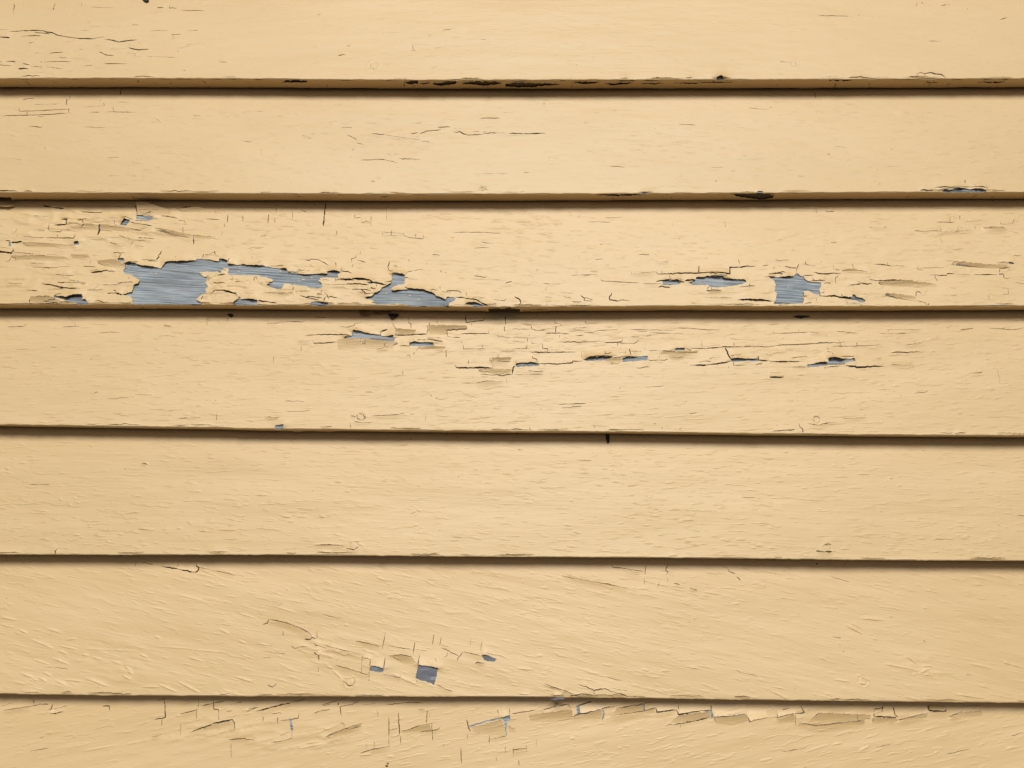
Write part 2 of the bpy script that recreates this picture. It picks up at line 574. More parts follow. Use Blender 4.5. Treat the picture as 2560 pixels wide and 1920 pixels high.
12 1.9 - 850 320 900 335 980 335 1020 330
12 1.5 - 815 335 820 385
12 1.8 - 820 275 870 285
12 2.4 - 870 262 880 300 905 308
12 2.2 - 890 255 925 262 945 290 930 305
12 1.4 d.4 1000 275 1200 268 1320 245
22 1.9 - 430 208 600 195
22 1.4 - 390 178 640 170
22 1.9 - 710 360 712 385
22 1.6 - 152 370 152 415
22 2.2 - 1225 342 1245 346
32 2.0 - 395 300 400 285 425 282 450 300
32 2.0 - 388 305 400 325
32 1.8 d.5 340 345 440 355 480 345 580 330
32 1.7 d.4 640 300 850 292
32 1.9 - 265 340 275 375 295 385 300 425
32 1.9 u.3 35 410 100 405 230 395
32 1.2 - 75 345 75 370
12 2.2 d.5 780 1418 850 1435 890 1405
12 1.6 d.4 510 1392 700 1390 770 1405
32 2.6 d.6 410 1445 490 1452 550 1448
32 1.8 - 480 1390 520 1382 545 1390
02 2.4 d.4 1225 690 1255 685 1280 700
02 1.8 u.5 480 1475 485 1440 505 1425
13 1.4 d.9 110 370 250 400 370 440 460 490 490 530
13 2 - 115 370 100 405 60 420
13 2.6 - 420 545 470 550 490 530 520 545
13 1.8 - 510 575 515 600 560 610 610 625
13 1.5 - 305 605 340 625 400 610 450 610
13 1.2 - 235 475 235 520
13 1.5 - 528 475 528 545
13 1.5 - 540 785 540 830
13 1.8 u.4 500 660 545 690 545 730
13 1.4 - 100 940 150 960 180 925
13 1.6 d.4 750 900 800 945 850 940 850 910
13 1.5 - 1120 480 1105 560 1090 640
13 1.9 - 1372 570 1360 680
13 1.3 - 1110 590 1240 620 1360 630 1480 650
13 3 - 1410 675 1412 700 1400 765
13 1.4 - 1540 500 1522 600
13 1.4 - 1603 525 1585 605
13 1.4 - 1600 620 1650 640 1750 690
13 1.9 - 1785 655 1765 690 1745 710 1745 735
13 1.2 - 1790 655 1940 690
13 1.0 - 1860 540 1850 605
13 1.0 - 1955 560 1942 650
13 1.2 - 1655 650 1650 690 1620 710
13 2.2 - 990 725 985 775
13 1.7 - 1118 705 1105 800
13 1.3 - 920 685 910 850
13 1.2 - 980 820 975 880
13 1.4 - 1100 850 1240 875 1255 860
13 1.4 - 1235 880 1228 920
13 1.2 d.7 600 600 750 640 920 680
13 1.2 d.5 690 770 850 815 980 860
13 1.2 d.5 860 560 1080 610
13 1.2 d.4 1150 690 1260 680 1350 700
13 1.2 d.4 1560 940 1700 1000
23 1.2 d.6 430 0 600 30 800 65 1000 110
23 1.3 - 1145 20 1140 80
23 1.3 - 1270 55 1258 100
23 1.3 - 1345 10 1345 55
23 1.5 d.4 1395 62 1450 75
23 1.4 d.5 1530 100 1600 125
22 1.7 - 860 1555 870 1585 940 1590 1000 1600 1060 1610 1140 1620
22 1.7 - 1155 1575 1145 1650
22 1.7 - 1350 1560 1325 1605 1345 1630 1330 1650
22 1.7 - 1810 1575 1860 1590 1870 1620 1930 1640
23 1.8 - 1940 5 1975 40
23 1.7 u.3 575 935 650 960 710 990 800 970 860 1000 930 1015 1000 1040 1150 1045
23 1.7 - 360 1025 480 1045 550 1030 600 1018 700 1028
23 1.4 - 710 990 708 1040
23 1.2 d.5 270 930 420 980 530 1020
02 2.4 u.7 1405 1578 1500 1592 1600 1612 1695 1628 1718 1605 1720 1585 1700 1575 1705 1540
02 1.3 - 1720 1585 1850 1610 2040 1655
02 1.3 - 1545 1550 1540 1580
02 2.6 - 1180 1535 1170 1575
02 1.4 - 1225 1540 1330 1560
03 2.1 - 295 1066 298 1105
03 1.9 u.3 280 1125 360 1105 420 1108
03 2.5 u.6 460 1105 445 1150 440 1190 480 1188 550 1170
03 1.7 - 890 1125 945 1122 955 1165
03 2.8 - 1415 1066 1430 1110 1432 1220 1340 1240
03 1.3 - 1405 1235 1400 1295
03 2.1 - 1845 1070 1850 1150 1890 1155 1895 1250
03 2.4 d.9 1640 1350 1740 1315 1860 1270 2010 1240 2030 1270 2035 1335
03 1.0 - 1565 1275 1560 1385
03 1.1 d.5 1310 1390 1400 1370
03 1.3 d.5 1560 1190 1720 1155
03 1.5 d.5 1750 1120 1940 1080
03 1.7 - 1950 1170 2010 1165
03 1.0 - 1700 1140 1700 1235
03 1.3 d.5 1980 1415 2100 1405 2212 1420
03 1.1 - 2000 1450 2000 1580
03 1.2 d.7 30 1160 100 1150 280 1125
03 1.7 - 2130 1175 2212 1140
03 1.1 - 0 1130 120 1090
13 2.6 d.5 0 1170 150 1130 300 1095 420 1066
13 1.5 - 60 1210 62 1255
13 1.7 - 130 1195 210 1180 225 1195
13 1.9 - 188 1220 188 1265
13 1.5 - 380 1175 365 1230 200 1250
13 5b - 300 1242 308 1290 317 1335
13 1.7 - 315 1340 312 1385
13 1.2 - 210 1380 300 1345
13 1.5 - 130 1435 200 1430 320 1400
13 1.4 - 580 1120 650 1105
13 2.7 - 712 1090 710 1120
13 1.9 - 740 1215 725 1130 830 1110 890 1080
13 1.5 - 500 1185 580 1160 640 1150
13 2.3 - 1050 1150 1055 1220
13 1.7 - 725 1270 760 1270 770 1310
13 1.2 d1.2 600 1385 760 1320 850 1290 920 1275
13 2.1 - 1148 1220 1150 1470
13 2.1 - 1232 1180 1240 1375
13 1.4 - 1250 1380 1252 1450
13 1.0 - 1155 1330 1230 1315
13 1.0 - 1160 1395 1245 1375
13 1.8 d.4 1250 1340 1330 1325 1410 1290
13 1.5 - 1130 1110 1340 1090 1440 1095
13 2 - 1195 1085 1198 1110
13 1.9 - 1480 1160 1475 1270
13 1.3 - 1400 1155 1470 1150
13 2.1 - 1500 1270 1520 1275 1528 1420
13 1.3 - 1420 1350 1560 1330 1600 1300
13 2.1 - 1820 1240 1835 1300 1855 1345
13 3.2b - 1840 1300 1930 1275 2000 1250 2120 1225
13 1.5 - 1825 1365 1830 1410
13 1.5 - 2015 1375 2015 1445
13 1.4 - 2020 1410 2160 1385
13 1.4 - 1770 1480 1775 1620
13 0.9 - 1620 1440 1620 1480
13 2.2 - 2185 1140 2195 1200
13 1.3 - 2080 1155 2100 1195
13 0.9 - 1025 1430 1022 1500
13 0.9 - 960 1440 958 1490
13 1.3 d.5 900 1530 1000 1500 1160 1470
13 1.0 - 2075 1560 2078 1600
13 0.9 - 2155 1470 2155 1530
23 1.5 - 0 1190 220 1155
23 1.5 - 230 1165 265 1165 270 1190
23 2 - 270 1155 380 1125 375 1085
23 1.8 - 380 1100 405 1110 400 1130
23 1.9 - 405 1125 485 1105 500 1135
23 7b - 568 1125 572 1160 575 1195
23 2.2 - 565 1120 690 1084
23 2.1 d.8 540 1235 540 1200 640 1185 775 1150
23 3b - 780 1145 795 1190 780 1240
23 2.1 - 780 1145 895 1125
23 1.6 d.7 900 1140 1130 1105 1210 1084
23 3.6b - 1135 1105 1142 1160
23 1.5 - 1150 1155 1235 1140
23 2.3 d.5 1238 1135 1250 1175 1420 1155
23 2.7 u.6 1420 1155 1435 1195 1500 1185 1620 1165 1715 1158
23 1.5 - 1440 1115 1435 1150
23 5b - 1715 1158 1725 1215
23 2 - 1720 1110 1720 1155
23 2.3 u.5 1330 1290 1480 1270 1580 1250 1690 1225
23 1.3 - 1455 1280 1455 1310
23 1.4 - 125 1460 128 1520
23 1.4 - 210 1410 208 1480
23 1.4 - 12 1500 10 1570
23 1.3 - 60 1585 62 1640
23 1.3 d.4 0 1500 130 1485
23 1.2 d.9 840 1210 1040 1180 1200 1155
23 1.2 d1.0 1740 1222 1900 1210 2010 1190
33 2.7 - 280 1115 295 1150 312 1180 235 1190 232 1245 240 1300
33 1.5 d1.0 60 1225 180 1195 220 1190
33 1.7 - 120 1155 180 1145
33 1.3 d.9 260 1270 420 1290 600 1270 830 1245
33 1.1 - 765 1195 765 1245
33 3.4 - 990 1120 985 1175
33 3.0 - 910 1150 915 1215 1085 1220
33 1.7 - 910 1150 985 1140
33 2.7 - 1080 1130 1095 1200 1120 1220
33 1.7 - 895 1225 900 1280
33 1.5 - 1020 1222 1020 1270
33 1.5 d1.2 1020 1225 1100 1218 1110 1255
33 1.5 d.8 1110 1245 1200 1225 1350 1190
33 2.5 d.8 1380 1115 1385 1160 1430 1168 1530 1168 1535 1140
33 1.3 - 1370 1180 1370 1210
33 1.3 d.9 1560 1215 1680 1170
33 1.3 - 1830 1150 1850 1205
33 1.2 - 1775 1130 1780 1155
"""
# flakes that have come loose: tile, T (stands off at its top) or B (stands off at its bottom), mm
FLAKES = """
01 T.36 742 286 862 293 858 335 790 337 700 315
01 T.36 882 293 1000 299 1058 309 1240 342 1180 348 1000 334 866 336
01 T.40 1354 333 1500 349 1660 379 1668 412 1590 390 1480 366
01 T.40 1690 383 1860 393 1888 408 1780 408 1692 404
01 T.30 1195 112 1310 120 1470 165 1480 200 1330 212 1325 214 1240 206 1192 202
01 T.36 1545 152 1715 142 1850 165 1858 184 1700 180 1565 168
01 T.30 850 606 1005 598 1040 606 1075 640 1058 672 1000 662 900 640
01 T.40 282 917 460 919 545 952 600 965 450 976 380 964 258 968
01 T.40 622 549 764 553 778 575 700 581 625 570
01 T.34 100 560 300 556 560 566 640 590 400 596 150 584
01 T.40 205 443 470 456 640 466 630 486 400 480 230 468
21 T.40 1302 1383 1490 1380 1598 1379 1590 1395 1400 1411 1300 1410
21 T.40 826 1446 944 1444 940 1470 870 1470 790 1464
11 T.36 1492 1164 1818 1165 1822 1188 1655 1198 1648 1238 1500 1236
11 T.45 1546 1339 1634 1345 1630 1358 1420 1364 1398 1348
11 T.40 2042 1441 2205 1440 2195 1467 2030 1463
11 T.36 1924 1537 2200 1537 2192 1573 2060 1573 1960 1560
31 T.42 1862 309 1950 306 2050 312 2046 326 1862 326
31 T.36 952 781 1180 777 1380 790 1440 803 1290 828 1100 818 962 804
31 T.40 628 686 730 670 800 684 845 693 700 696
31 T.40 1580 622 1800 630 2060 640 2078 670 1900 662 1700 640
13 T.28 608 1388 760 1327 850 1298 915 1283 800 1332 760 1370
23 T.26 548 1240 640 1194 770 1158 782 1186 768 1235 620 1242
23 T.26 908 1146 1125 1112 1134 1162 1228 1150 1238 1182 1000 1202 850 1206
33 T.26 70 1240 220 1197 226 1265 150 1276
33 T.28 262 1274 420 1293 600 1274 828 1250 826 1277 600 1292 350 1304 248 1302
33 T.29 904 1230 1012 1228 1012 1269 906 1279
33 T.29 1028 1230 1098 1224 1105 1252 1026 1269
33 T.28 1392 1122 1528 1124 1524 1162 1430 1162 1390 1154
33 T.23 1562 1220 1675 1178 1832 1165 1848 1204 1700 1226
31 B.26 12 1562 136 1566 132 1594 80 1602 14 1598
13 T.23 1180 688 1260 682 1350 702 1398 770 1300 765 1240 735
11 T.40 1210 1188 1375 1198 1372 1225 1290 1236 1205 1238
23 T.28 146 1204 300 1182 515 1152 532 1236 300 1262 160 1252
23 T.28 1345 1282 1440 1204 1700 1168 1712 1212 1680 1224 1480 1264
23 T.28 1742 1226 1840 1214 2008 1190 2034 1248 1900 1292 1765 1272
23 B.16 580 1128 690 1096 880 1124 772 1147 640 1182 584 1190
23 B.14 900 1136 1060 1100 1128 1104 1132 1106 905 1142
23 B.18 1248 1132 1400 1112 1428 1148 1260 1172
23 B.20 1444 1124 1698 1116 1712 1154 1500 1182 1440 1190
33 T.26 430 1182 620 1190 880 1200 880 1226 600 1266 420 1284 320 1282
33 T.28 1130 1236 1350 1190 1366 1186 1364 1215 1240 1245 1120 1262
33 B.16 70 1160 270 1120 290 1150 225 1182 80 1216
13 T.25 1265 1345 1405 1292 1498 1275 1515 1325 1420 1348 1290 1366
11 T2.6 707 1290 720 1283 800 1276 908 1275 912 1310 942 1317 942 1373 820 1380 710 1368
11 T2.8 922 1274 1050 1289 1222 1302 1222 1315 1188 1325 1187 1358 1060 1367 950 1371 949 1317 920 1305
31 T2.2 1005 885 1180 899 1272 911 1282 950 1180 932 1080 913
23 B1.9 2036 1137 2195 1136 2197 1218 2130 1230 2046 1249 2022 1187
23 B0.9 1728 1116 2012 1118 2030 1163 1920 1188 1840 1208 1742 1211
13 T2.0 1862 1308 1960 1284 2116 1242 2143 1300 2160 1376 2020 1370 1900 1355
01 B1.3 -60 478 100 490 122 512 106 530 0 518 -60 514
"""
# small lips and drips of paint: tile x y length tilt(deg, + falls to the right) height
DABS = """
02 200 685 60 0 .4/02 70 735 30 0 .5/02 1260 690 50 10 .5/02 525 1000 26 0 .5/02 605 1050 22 0 .5/02 670 1308 60 0 .5/02 1045 1302 44 0 .45
02 1240 1253 85 0 .5/02 1550 1250 44 -8 .4/02 1765 1270 44 -5 .5/02 1960 1262 150 0 .5/02 1780 1010 110 0 .3/02 1250 92 160 2 .45/02 1250 1390 60 0 .3
12 710 848 60 0 .45/12 820 888 95 0 .3/12 790 930 50 0 .35/12 260 1148 80 0 .45/12 395 1148 90 0 .4/12 575 1148 40 0 .4/12 1380 1222 46 0 .4/12 590 1390 190 0 .45
12 1360 1110 60 -20 .4/12 1410 1098 40 20 .4/12 1350 260 44 0 .5/12 50 962 110 0 .4/12 300 1190 60 0 .3/12 1110 838 50 0 .3/12 860 1362 90 -5 .5/12 900 1388 60 25 .5
22 620 658 130 3 .5/22 1060 755 60 0 .3/22 1180 1378 80 0 .5/22 1520 1362 66 0 .4/22 1580 1387 40 0 .4/22 1980 1347 85 0 .45/22 2135 1398 64 0 .5/22 2085 1420 44 0 .4/22 560 1285 70 15 .4/22 480 1222 66 8 .4
22 890 110 100 0 .35/22 1450 385 30 0 .7/22 75 565 40 -5 .5
32 820 782 110 3 .4/32 1060 816 44 0 .5/32 1135 880 30 0 .4/32 750 898 130 0 .3/32 1330 1337 70 0 .45/32 1475 1337 84 8 .5/32 1690 1337 60 0 .4/32 1650 1310 44 0 .35/32 30 1420 54 0 .45/32 660 1425 70 0 .35/32 1650 255 50 0 .5/32 500 1390 70 -10 .5
03 85 372 140 10 .5/03 60 430 150 12 .4/03 200 480 90 20 .5/03 370 590 210 20 .55/03 590 620 170 11 .5/03 545 660 84 18 .55/03 530 740 160 18 .45/03 360 745 150 15 .4/03 235 860 115 18 .6/03 370 895 74 22 .6/03 412 850 70 22 .5
03 640 905 140 5 .5/03 840 920 210 18 .5/03 530 925 110 22 .35/03 740 685 64 12 .45/03 845 715 84 14 .45/03 1010 750 74 14 .4/03 1110 800 60 28 .5/03 1130 835 54 30 .5/03 1100 878 80 22 .5/03 1310 960 140 0 .5/03 1450 970 160 20 .5/03 1640 965 210 24 .5
03 1690 720 140 15 .4/03 2110 895 150 14 .6/03 1360 530 54 15 .4/03 2090 570 84 20 .35/03 1940 480 110 25 .3/03 2140 345 160 15 .3/03 470 475 160 15 .35/03 620 548 90 -5 .4/03 1240 690 70 20 .4/03 1380 285 150 10 .25/03 1650 190 250 13 .2/03 430 250 160 12 .2
03 980 640 420 2 .2/03 1500 620 300 4 .22/03 1800 650 300 5 .22/03 430 1358 50 -8 .5/03 650 1388 30 -8 .4/03 860 1490 260 -9 .35/03 1180 1440 160 -10 .3
13 760 680 60 10 .5/13 530 650 60 25 .5/13 540 700 40 30 .6/13 640 790 60 20 .6/13 700 850 110 40 .5/13 800 880 90 -10 .5/13 1160 188 40 -15 .5/13 250 290 220 16 .25/13 350 220 180 8 .2/13 640 120 260 12 .2/13 1300 900 260 22 .4/13 400 1020 120 5 .45
13 950 1545 100 -5 .5/13 1160 1560 60 0 .45/13 480 1440 120 -8 .45/13 480 1470 200 -10 .4/13 600 1330 200 -18 .3
23 110 805 130 5 .5/23 240 690 60 0 .35/23 1150 815 54 12 .5/23 1320 822 60 4 .4/23 1570 795 44 0 .4/23 520 1405 44 -5 .5/23 380 975 230 18 .35/23 1730 150 140 10 .35/23 620 655 50 0 .3
33 900 375 200 4 .55/33 740 465 150 28 .7/33 760 430 100 25 .5/33 1130 785 230 10 .6/33 1240 730 90 40 .55/33 1360 815 80 -20 .7/33 1370 780 90 0 .55/33 1340 850 150 8 .45/33 810 930 70 10 .7/33 820 880 110 22 .6/33 640 905 130 8 .4/33 1840 780 180 12 .45
33 2060 755 60 18 .5/33 2150 780 120 18 .45/33 1730 1040 220 8 .5/33 1250 1060 150 12 .4/33 110 1035 180 25 .4/33 830 1490 90 -20 .5/33 600 1450 80 -8 .4/33 420 1490 220 -15 .25/33 2090 1490 90 -12 .35/33 950 1500 70 -10 .3/33 1380 1330 200 -16 .2
00 1600 612 30 -5 .6/00 1545 447 26 0 .5/00 400 1285 24 20 .6/00 1370 1040 90 38 .5/00 1160 1520 50 0 .4/00 970 1520 60 0 .35/00 170 1380 50 0 .35
10 550 132 34 5 .5/10 1410 205 34 5 .4/10 1505 310 20 0 .5/10 1015 1570 34 0 .8/10 1640 265 60 -15 .4
30 520 1335 34 5 .5/30 1060 1293 30 5 .4/30 955 1592 24 0 .4/30 280 1528 60 0 .4
31 560 435 54 10 .5/31 1600 893 60 0 .5/31 1640 495 60 0 .4/31 210 500 44 5 .4/31 45 660 26 0 .6/31 1895 1450 40 20 .5/31 280 1582 60 0 .5
11 480 635 30 0 .6/11 950 1060 90 0 .5/11 1640 700 14 0 .6/11 1700 398 30 0 .5/11 200 1555 90 0 .3/11 700 1500 120 3 .25
21 710 690 70 5 .6/21 770 455 34 0 .5/21 1560 958 44 0 .5
"""
# nail heads: tile x y radius
NAILS = "10 1015 567 34/30 222 560 26/12 905 285 34/32 420 312 30/12 845 1400 32/32 510 1412 30/13 812 915 34/33 818 905 32/10 1958 1630 22"
# flecks of dirt: tile x y radius
SPECKS = """
00 867 870 7/00 360 538 9/00 360 538 6/00 740 50 4/00 1232 112 4/00 1415 36 5/00 205 30 5/00 1205 372 9/00 1120 390 6/00 595 367 7/00 285 398 8/00 310 345 8/00 1500 320 8
10 45 1302 6/10 450 1487 5/10 820 1355 6/10 172 1350 4/10 403 1070 4/10 1228 1450 5/10 1100 290 4/10 853 890 4/10 1015 598 7/10 880 742 12/10 905 748 10
20 560 561 6/20 1095 888 5/20 1750 922 4/20 1233 1115 5/20 1830 1130 4/20 603 1258 4/20 1580 855 4/20 345 1425 4/20 322 1365 4
30 673 345 5/30 780 139 6/30 235 550 8/30 415 975 4/30 22 930 8/30 1525 40 10/30 1560 45 8/30 1720 80 6
21 1445 408 6/21 1243 540 6/21 1270 518 5/21 1258 518 5/21 2045 475 5/21 1405 518 5/21 585 200 4/21 1680 578 4
11 1600 690 7/11 1637 702 7/11 1890 520 4/11 655 1160 4
02 1085 737 6/02 1865 142 6/02 1700 193 6/02 102 680 5/02 1650 278 4
12 490 927 5/12 1560 125 7/12 1895 738 5/12 1750 803 6/12 1940 760 4/12 1590 1268 5/12 185 68 5/12 2130 1168 4
22 932 37 7/22 1232 345 9/22 1298 380 8/22 80 564 14/22 60 566 10/22 870 747 5/22 720 1143 5/22 1030 810 4/22 250 215 5/22 750 880 4/22 1140 545 5
32 835 270 5/32 1148 103 6/32 1088 65 5/32 210 150 4/32 1990 1222 6/32 1340 575 6/32 138 1618 6/32 420 1554 12/32 1748 910 4/32 65 1640 6
03 435 510 5/03 850 960 5/03 60 195 5/03 1345 148 4
23 1533 397 6/23 1695 447 4/23 612 362 4/23 190 256 5
33 1348 562 8/33 1065 358 5/33 650 652 6/33 230 975 5/33 270 334 4/33 545 1040 5
13 750 100 4/13 1885 225 4/13 1130 1640 16/13 1140 1620 14
31 975 570 6/31 868 1245 5/31 1080 212 4/31 1450 1113 5
"""
# ---------------------------------------------------------------- numeric helpers
def lattice(seed, n=256):
    return np.random.default_rng(seed).random((n, n))

def vnoise(x, y, seed):
    """smooth value noise, -1..1"""
    t = lattice(seed)
    xi, yi = np.floor(x).astype(int), np.floor(y).astype(int)
    fx, fy = x - xi, y - yi
    fx, fy = fx * fx * (3 - 2 * fx), fy * fy * (3 - 2 * fy)
    g = lambda a, b: t[a % 256, b % 256]
    v = (g(xi, yi) * (1 - fx) + g(xi + 1, yi) * fx) * (1 - fy) + (g(xi, yi + 1) * (1 - fx) + g(xi + 1, yi + 1) * fx) * fy
    return v * 2 - 1

def smooth(t):
    t = np.clip(t, 0, 1)
    return t * t * (3 - 2 * t)

CT, ST = math.cos(TILT), math.sin(TILT)
CAM = np.array([0.0, -DIST - 0.009, CAM_H])

def rays(px, py):
    cx, cy = (np.asarray(px, float) - 1280) / FPX, (960 - np.asarray(py, float)) / FPX
    return cx, CT - cy * ST, ST + cy * CT          # world x, y, z of the ray

PROUD = 0.018                                      # how far the bottom edge of a board stands off the next one
# lower edges of the boards as surveyed
EDGES = {
    1: [(0, 197), (320, 196.5), (640, 197.5), (800, 199.5), (960, 200.5), (1280, 201), (1600, 199.8), (1920, 199.6), (2240, 198.3), (2560, 196.8)],
    2: [(0, 482.5), (640, 484.6), (960, 486.4), (1280, 485.8), (1600, 484.5), (1920, 483.2), (2240, 481.5), (2560, 481)],
    3: [(0, 760.7), (490, 762), (640, 763.5), (930, 765), (1220, 768), (1500, 767), (1720, 765.3), (1920, 766.4), (2260, 766.4), (2560, 765)],
    4: [(0, 1061.3), (230, 1065.6), (550, 1070), (640, 1072.8), (870, 1074.3), (1100, 1077), (1280, 1078.6), (1540, 1080), (1920, 1085), (2270, 1088), (2560, 1089.6)],
    5: [(0, 1386.8), (260, 1387.6), (640, 1387.3), (930, 1389.7), (1280, 1392.6), (1570, 1394), (1920, 1397), (2150, 1400.4), (2560, 1402.7)],
    6: [(0, 1734.5), (200, 1738), (640, 1741), (960, 1741.5), (1280, 1742.3), (1570, 1745), (1920, 1750.5), (2210, 1754), (2560, 1757.7)],
}
XG = np.arange(-2600.0, 2601.0, 4.0)               # mm
ZB = {}
for k, pts in EDGES.items():
    a = np.array(pts)
    s = (a[-1, 1] - a[0, 1]) / 2560.0
    pxs = np.linspace(-200, 2760, 741)
    pys = np.interp(pxs, a[:, 0], a[:, 1])
    pys = np.convolve(np.pad(pys, 12, mode='edge'), np.ones(25) / 25, mode='valid')
    dx, dy, dz = rays(pxs, pys)
    t = (-PROUD - CAM[1]) / dy
    X, Z = dx * t * 1000, (CAM[2] + dz * t) * 1000
    sl = (Z[-1] - Z[0]) / (X[-1] - X[0])
    z = np.interp(XG, X, Z)
    z += np.where(XG < X[0], (XG - X[0]) * sl, 0) + np.where(XG > X[-1], (XG - X[-1]) * sl, 0)
    ZB[k] = z
pitch = np.mean([np.mean(ZB[k] - ZB[k + 1]) for k in range(1, 6)])
print("pitches", [round(float(np.mean((ZB[k] - ZB[k + 1])[600:700])), 1) for k in range(1, 6)])
for k in (0, -1, -2):
    ZB[k] = ZB[k + 1] + pitch - 4
ZB[-3] = ZB[-2] + pitch
for k in (7, 8, 9):
    ZB[k] = ZB[k - 1] - pitch
zb = lambda k, X: np.interp(X, XG, ZB[k])
zt = lambda k, X: np.interp(X, XG, ZB[k - 1])

def face_y(k, X, Z):                               # mm
    b, t = zb(k, X), zt(k, X)
    return -PROUD * 1000 * (1 - (Z - b) / (t - b))

def face_point(k, X, Z, h):
    b, t = zb(k, X), zt(k, X)
    g = PROUD * 1000 / (t - b)
    n = np.sqrt(1 + g * g)
    return np.stack([X, face_y(k, X, Z) - h / n, Z + h * g / n], 1) / 1000.0

def px_face(k, px, py):
    dx, dy, dz = rays(px, py)
    Y = np.full(np.shape(dx), -0.009)
    for _ in range(8):
        t = (Y - CAM[1]) / dy
        X, Z = dx * t * 1000, (CAM[2] + dz * t) * 1000
        Y = np.clip(face_y(k, X, Z), -30, 10) / 1000
    return np.stack([X, Z], -1)

def under_point(k, X, D, h):
    return np.stack([X, -PROUD * 1000 + D, zb(k, X) - h], 1) / 1000.0

def px_under(k, px, py):
    dx, dy, dz = rays(px, py)
    X = np.zeros(np.shape(dx))
    for _ in range(8):
        t = (zb(k, X) / 1000 - CAM[2]) / dz
        X = dx * t * 1000
    return np.stack([X, (CAM[1] + dy * t) * 1000 + PROUD * 1000], -1)

TS = 640.0 / 2212.0
def tile_px(tile, p):
    p = np.array(p, float).reshape(-1, 2) * TS
    return p + np.array([int(tile[0]) * 640.0, int(tile[1]) * 480.0])

def edge_px(k, x):
    a = np.array(EDGES[k])
    return np.interp(x, a[:, 0], a[:, 1])

def board_of(p):
    c = p.mean(0)
    for k in range(1, 7):
        if c[1] < edge_px(k, c[0]) + 3:
            return k
    return 7

def parse_line(tokens):
    """points of a polyline that may wander over several survey tiles"""
    tile, out, cur = tokens[0], [], []
    for w in tokens[1:]:
        if w[0] == '@':
            if cur:
                out.append(tile_px(tile, cur))
            tile, cur = w[1:], []
        else:
            cur.append(float(w))
    if cur:
        out.append(tile_px(tile, cur))
    return np.concatenate(out)

def resample(p, step, closed=False, jitter=0.0, rng=RNG):
    q = np.vstack([p, p[:1]]) if closed else p
    out = []
    for a, b in zip(q[:-1], q[1:]):
        L = np.hypot(*(b - a))
        n = max(1, int(round(L / step)))
        t = np.arange(n) / n
        s = a + (b - a) * t[:, None]
        if n > 1 and jitter > 0:
            nrm = np.array([-(b - a)[1], (b - a)[0]]) / max(L, 1e-6)
            w = rng.normal(0, jitter, n)
            w[0] = 0
            s = s + nrm * w[:, None]
        out.append(s)
    if not closed:
        out.append(q[-1:])
    return np.vstack(out)

def seg_dist(P, A, B):
    """distance of points to a chain of segments: distance, segment index, parameter, nearest point"""
    d = B - A
    L2 = np.maximum((d * d).sum(1), 1e-9)
    t = np.clip(((P[:, None, :] - A[None]) * d[None]).sum(2) / L2, 0, 1)
    Q = A[None] + t[..., None] * d[None]
    D2 = ((P[:, None, :] - Q) ** 2).sum(2)
    i = D2.argmin(1)
    r = np.arange(len(P))
    return np.sqrt(D2[r, i]), i, t[r, i], Q[r, i]

def near_box(P, pts, m):
    lo, hi = pts.min(0) - m, pts.max(0) + m
    return np.nonzero((P[:, 0] > lo[0]) & (P[:, 0] < hi[0]) & (P[:, 1] > lo[1]) & (P[:, 1] < hi[1]))[0]

def in_poly(P, poly):
    x, y = P[:, 0], P[:, 1]
    r = np.zeros(len(P), bool)
    a, b = poly, np.roll(poly, -1, 0)
    for (x0, y0), (x1, y1) in zip(a, b):
        if y0 == y1:
            continue
        c = ((y0 > y) != (y1 > y)) & (x < (x1 - x0) * (y - y0) / (y1 - y0) + x0)
        r ^= c
    return r

class Crack:
    """a split in the paint: centre line in mm, width, and the lip that stands off"""
    def __init__(self, pts, width, lift=None, amp=0.0, reach=None, blue=False, rng=RNG):
        self.p = resample(pts, 1.5, jitter=0.16, rng=rng)
        s = np.concatenate([[0], np.cumsum(np.hypot(*(self.p[1:] - self.p[:-1]).T))])
        self.s, self.len = s, max(s[-1], 1e-3)
        u = s / self.len
        self.w = 0.5 * width * np.clip(np.minimum(u, 1 - u) * 5 + 0.3, 0.3, 1) * np.clip(0.95 + 0.6 * vnoise(s / 7 + rng.uniform(0, 200), s * 0 + 3, 12) + 0.2 * rng.normal(0, 1, len(s)), 0.35, 1.6)
        if blue:
            self.w = np.full(len(s), 0.5 * width)
        self.lift, self.amp, self.blue = lift, amp, blue
        self.wide = width > 0.8
        self.reach = reach or (4.0 if lift == 'u' else 6.0)
    def outline(self):
        t = np.gradient(self.p, axis=0)
        t /= np.maximum(np.hypot(t[:, 0], t[:, 1])[:, None], 1e-9)
        n = np.stack([-t[:, 1], t[:, 0]], 1) * self.w[:, None]
        return np.vstack([self.p + n, (self.p - n)[::-1]])

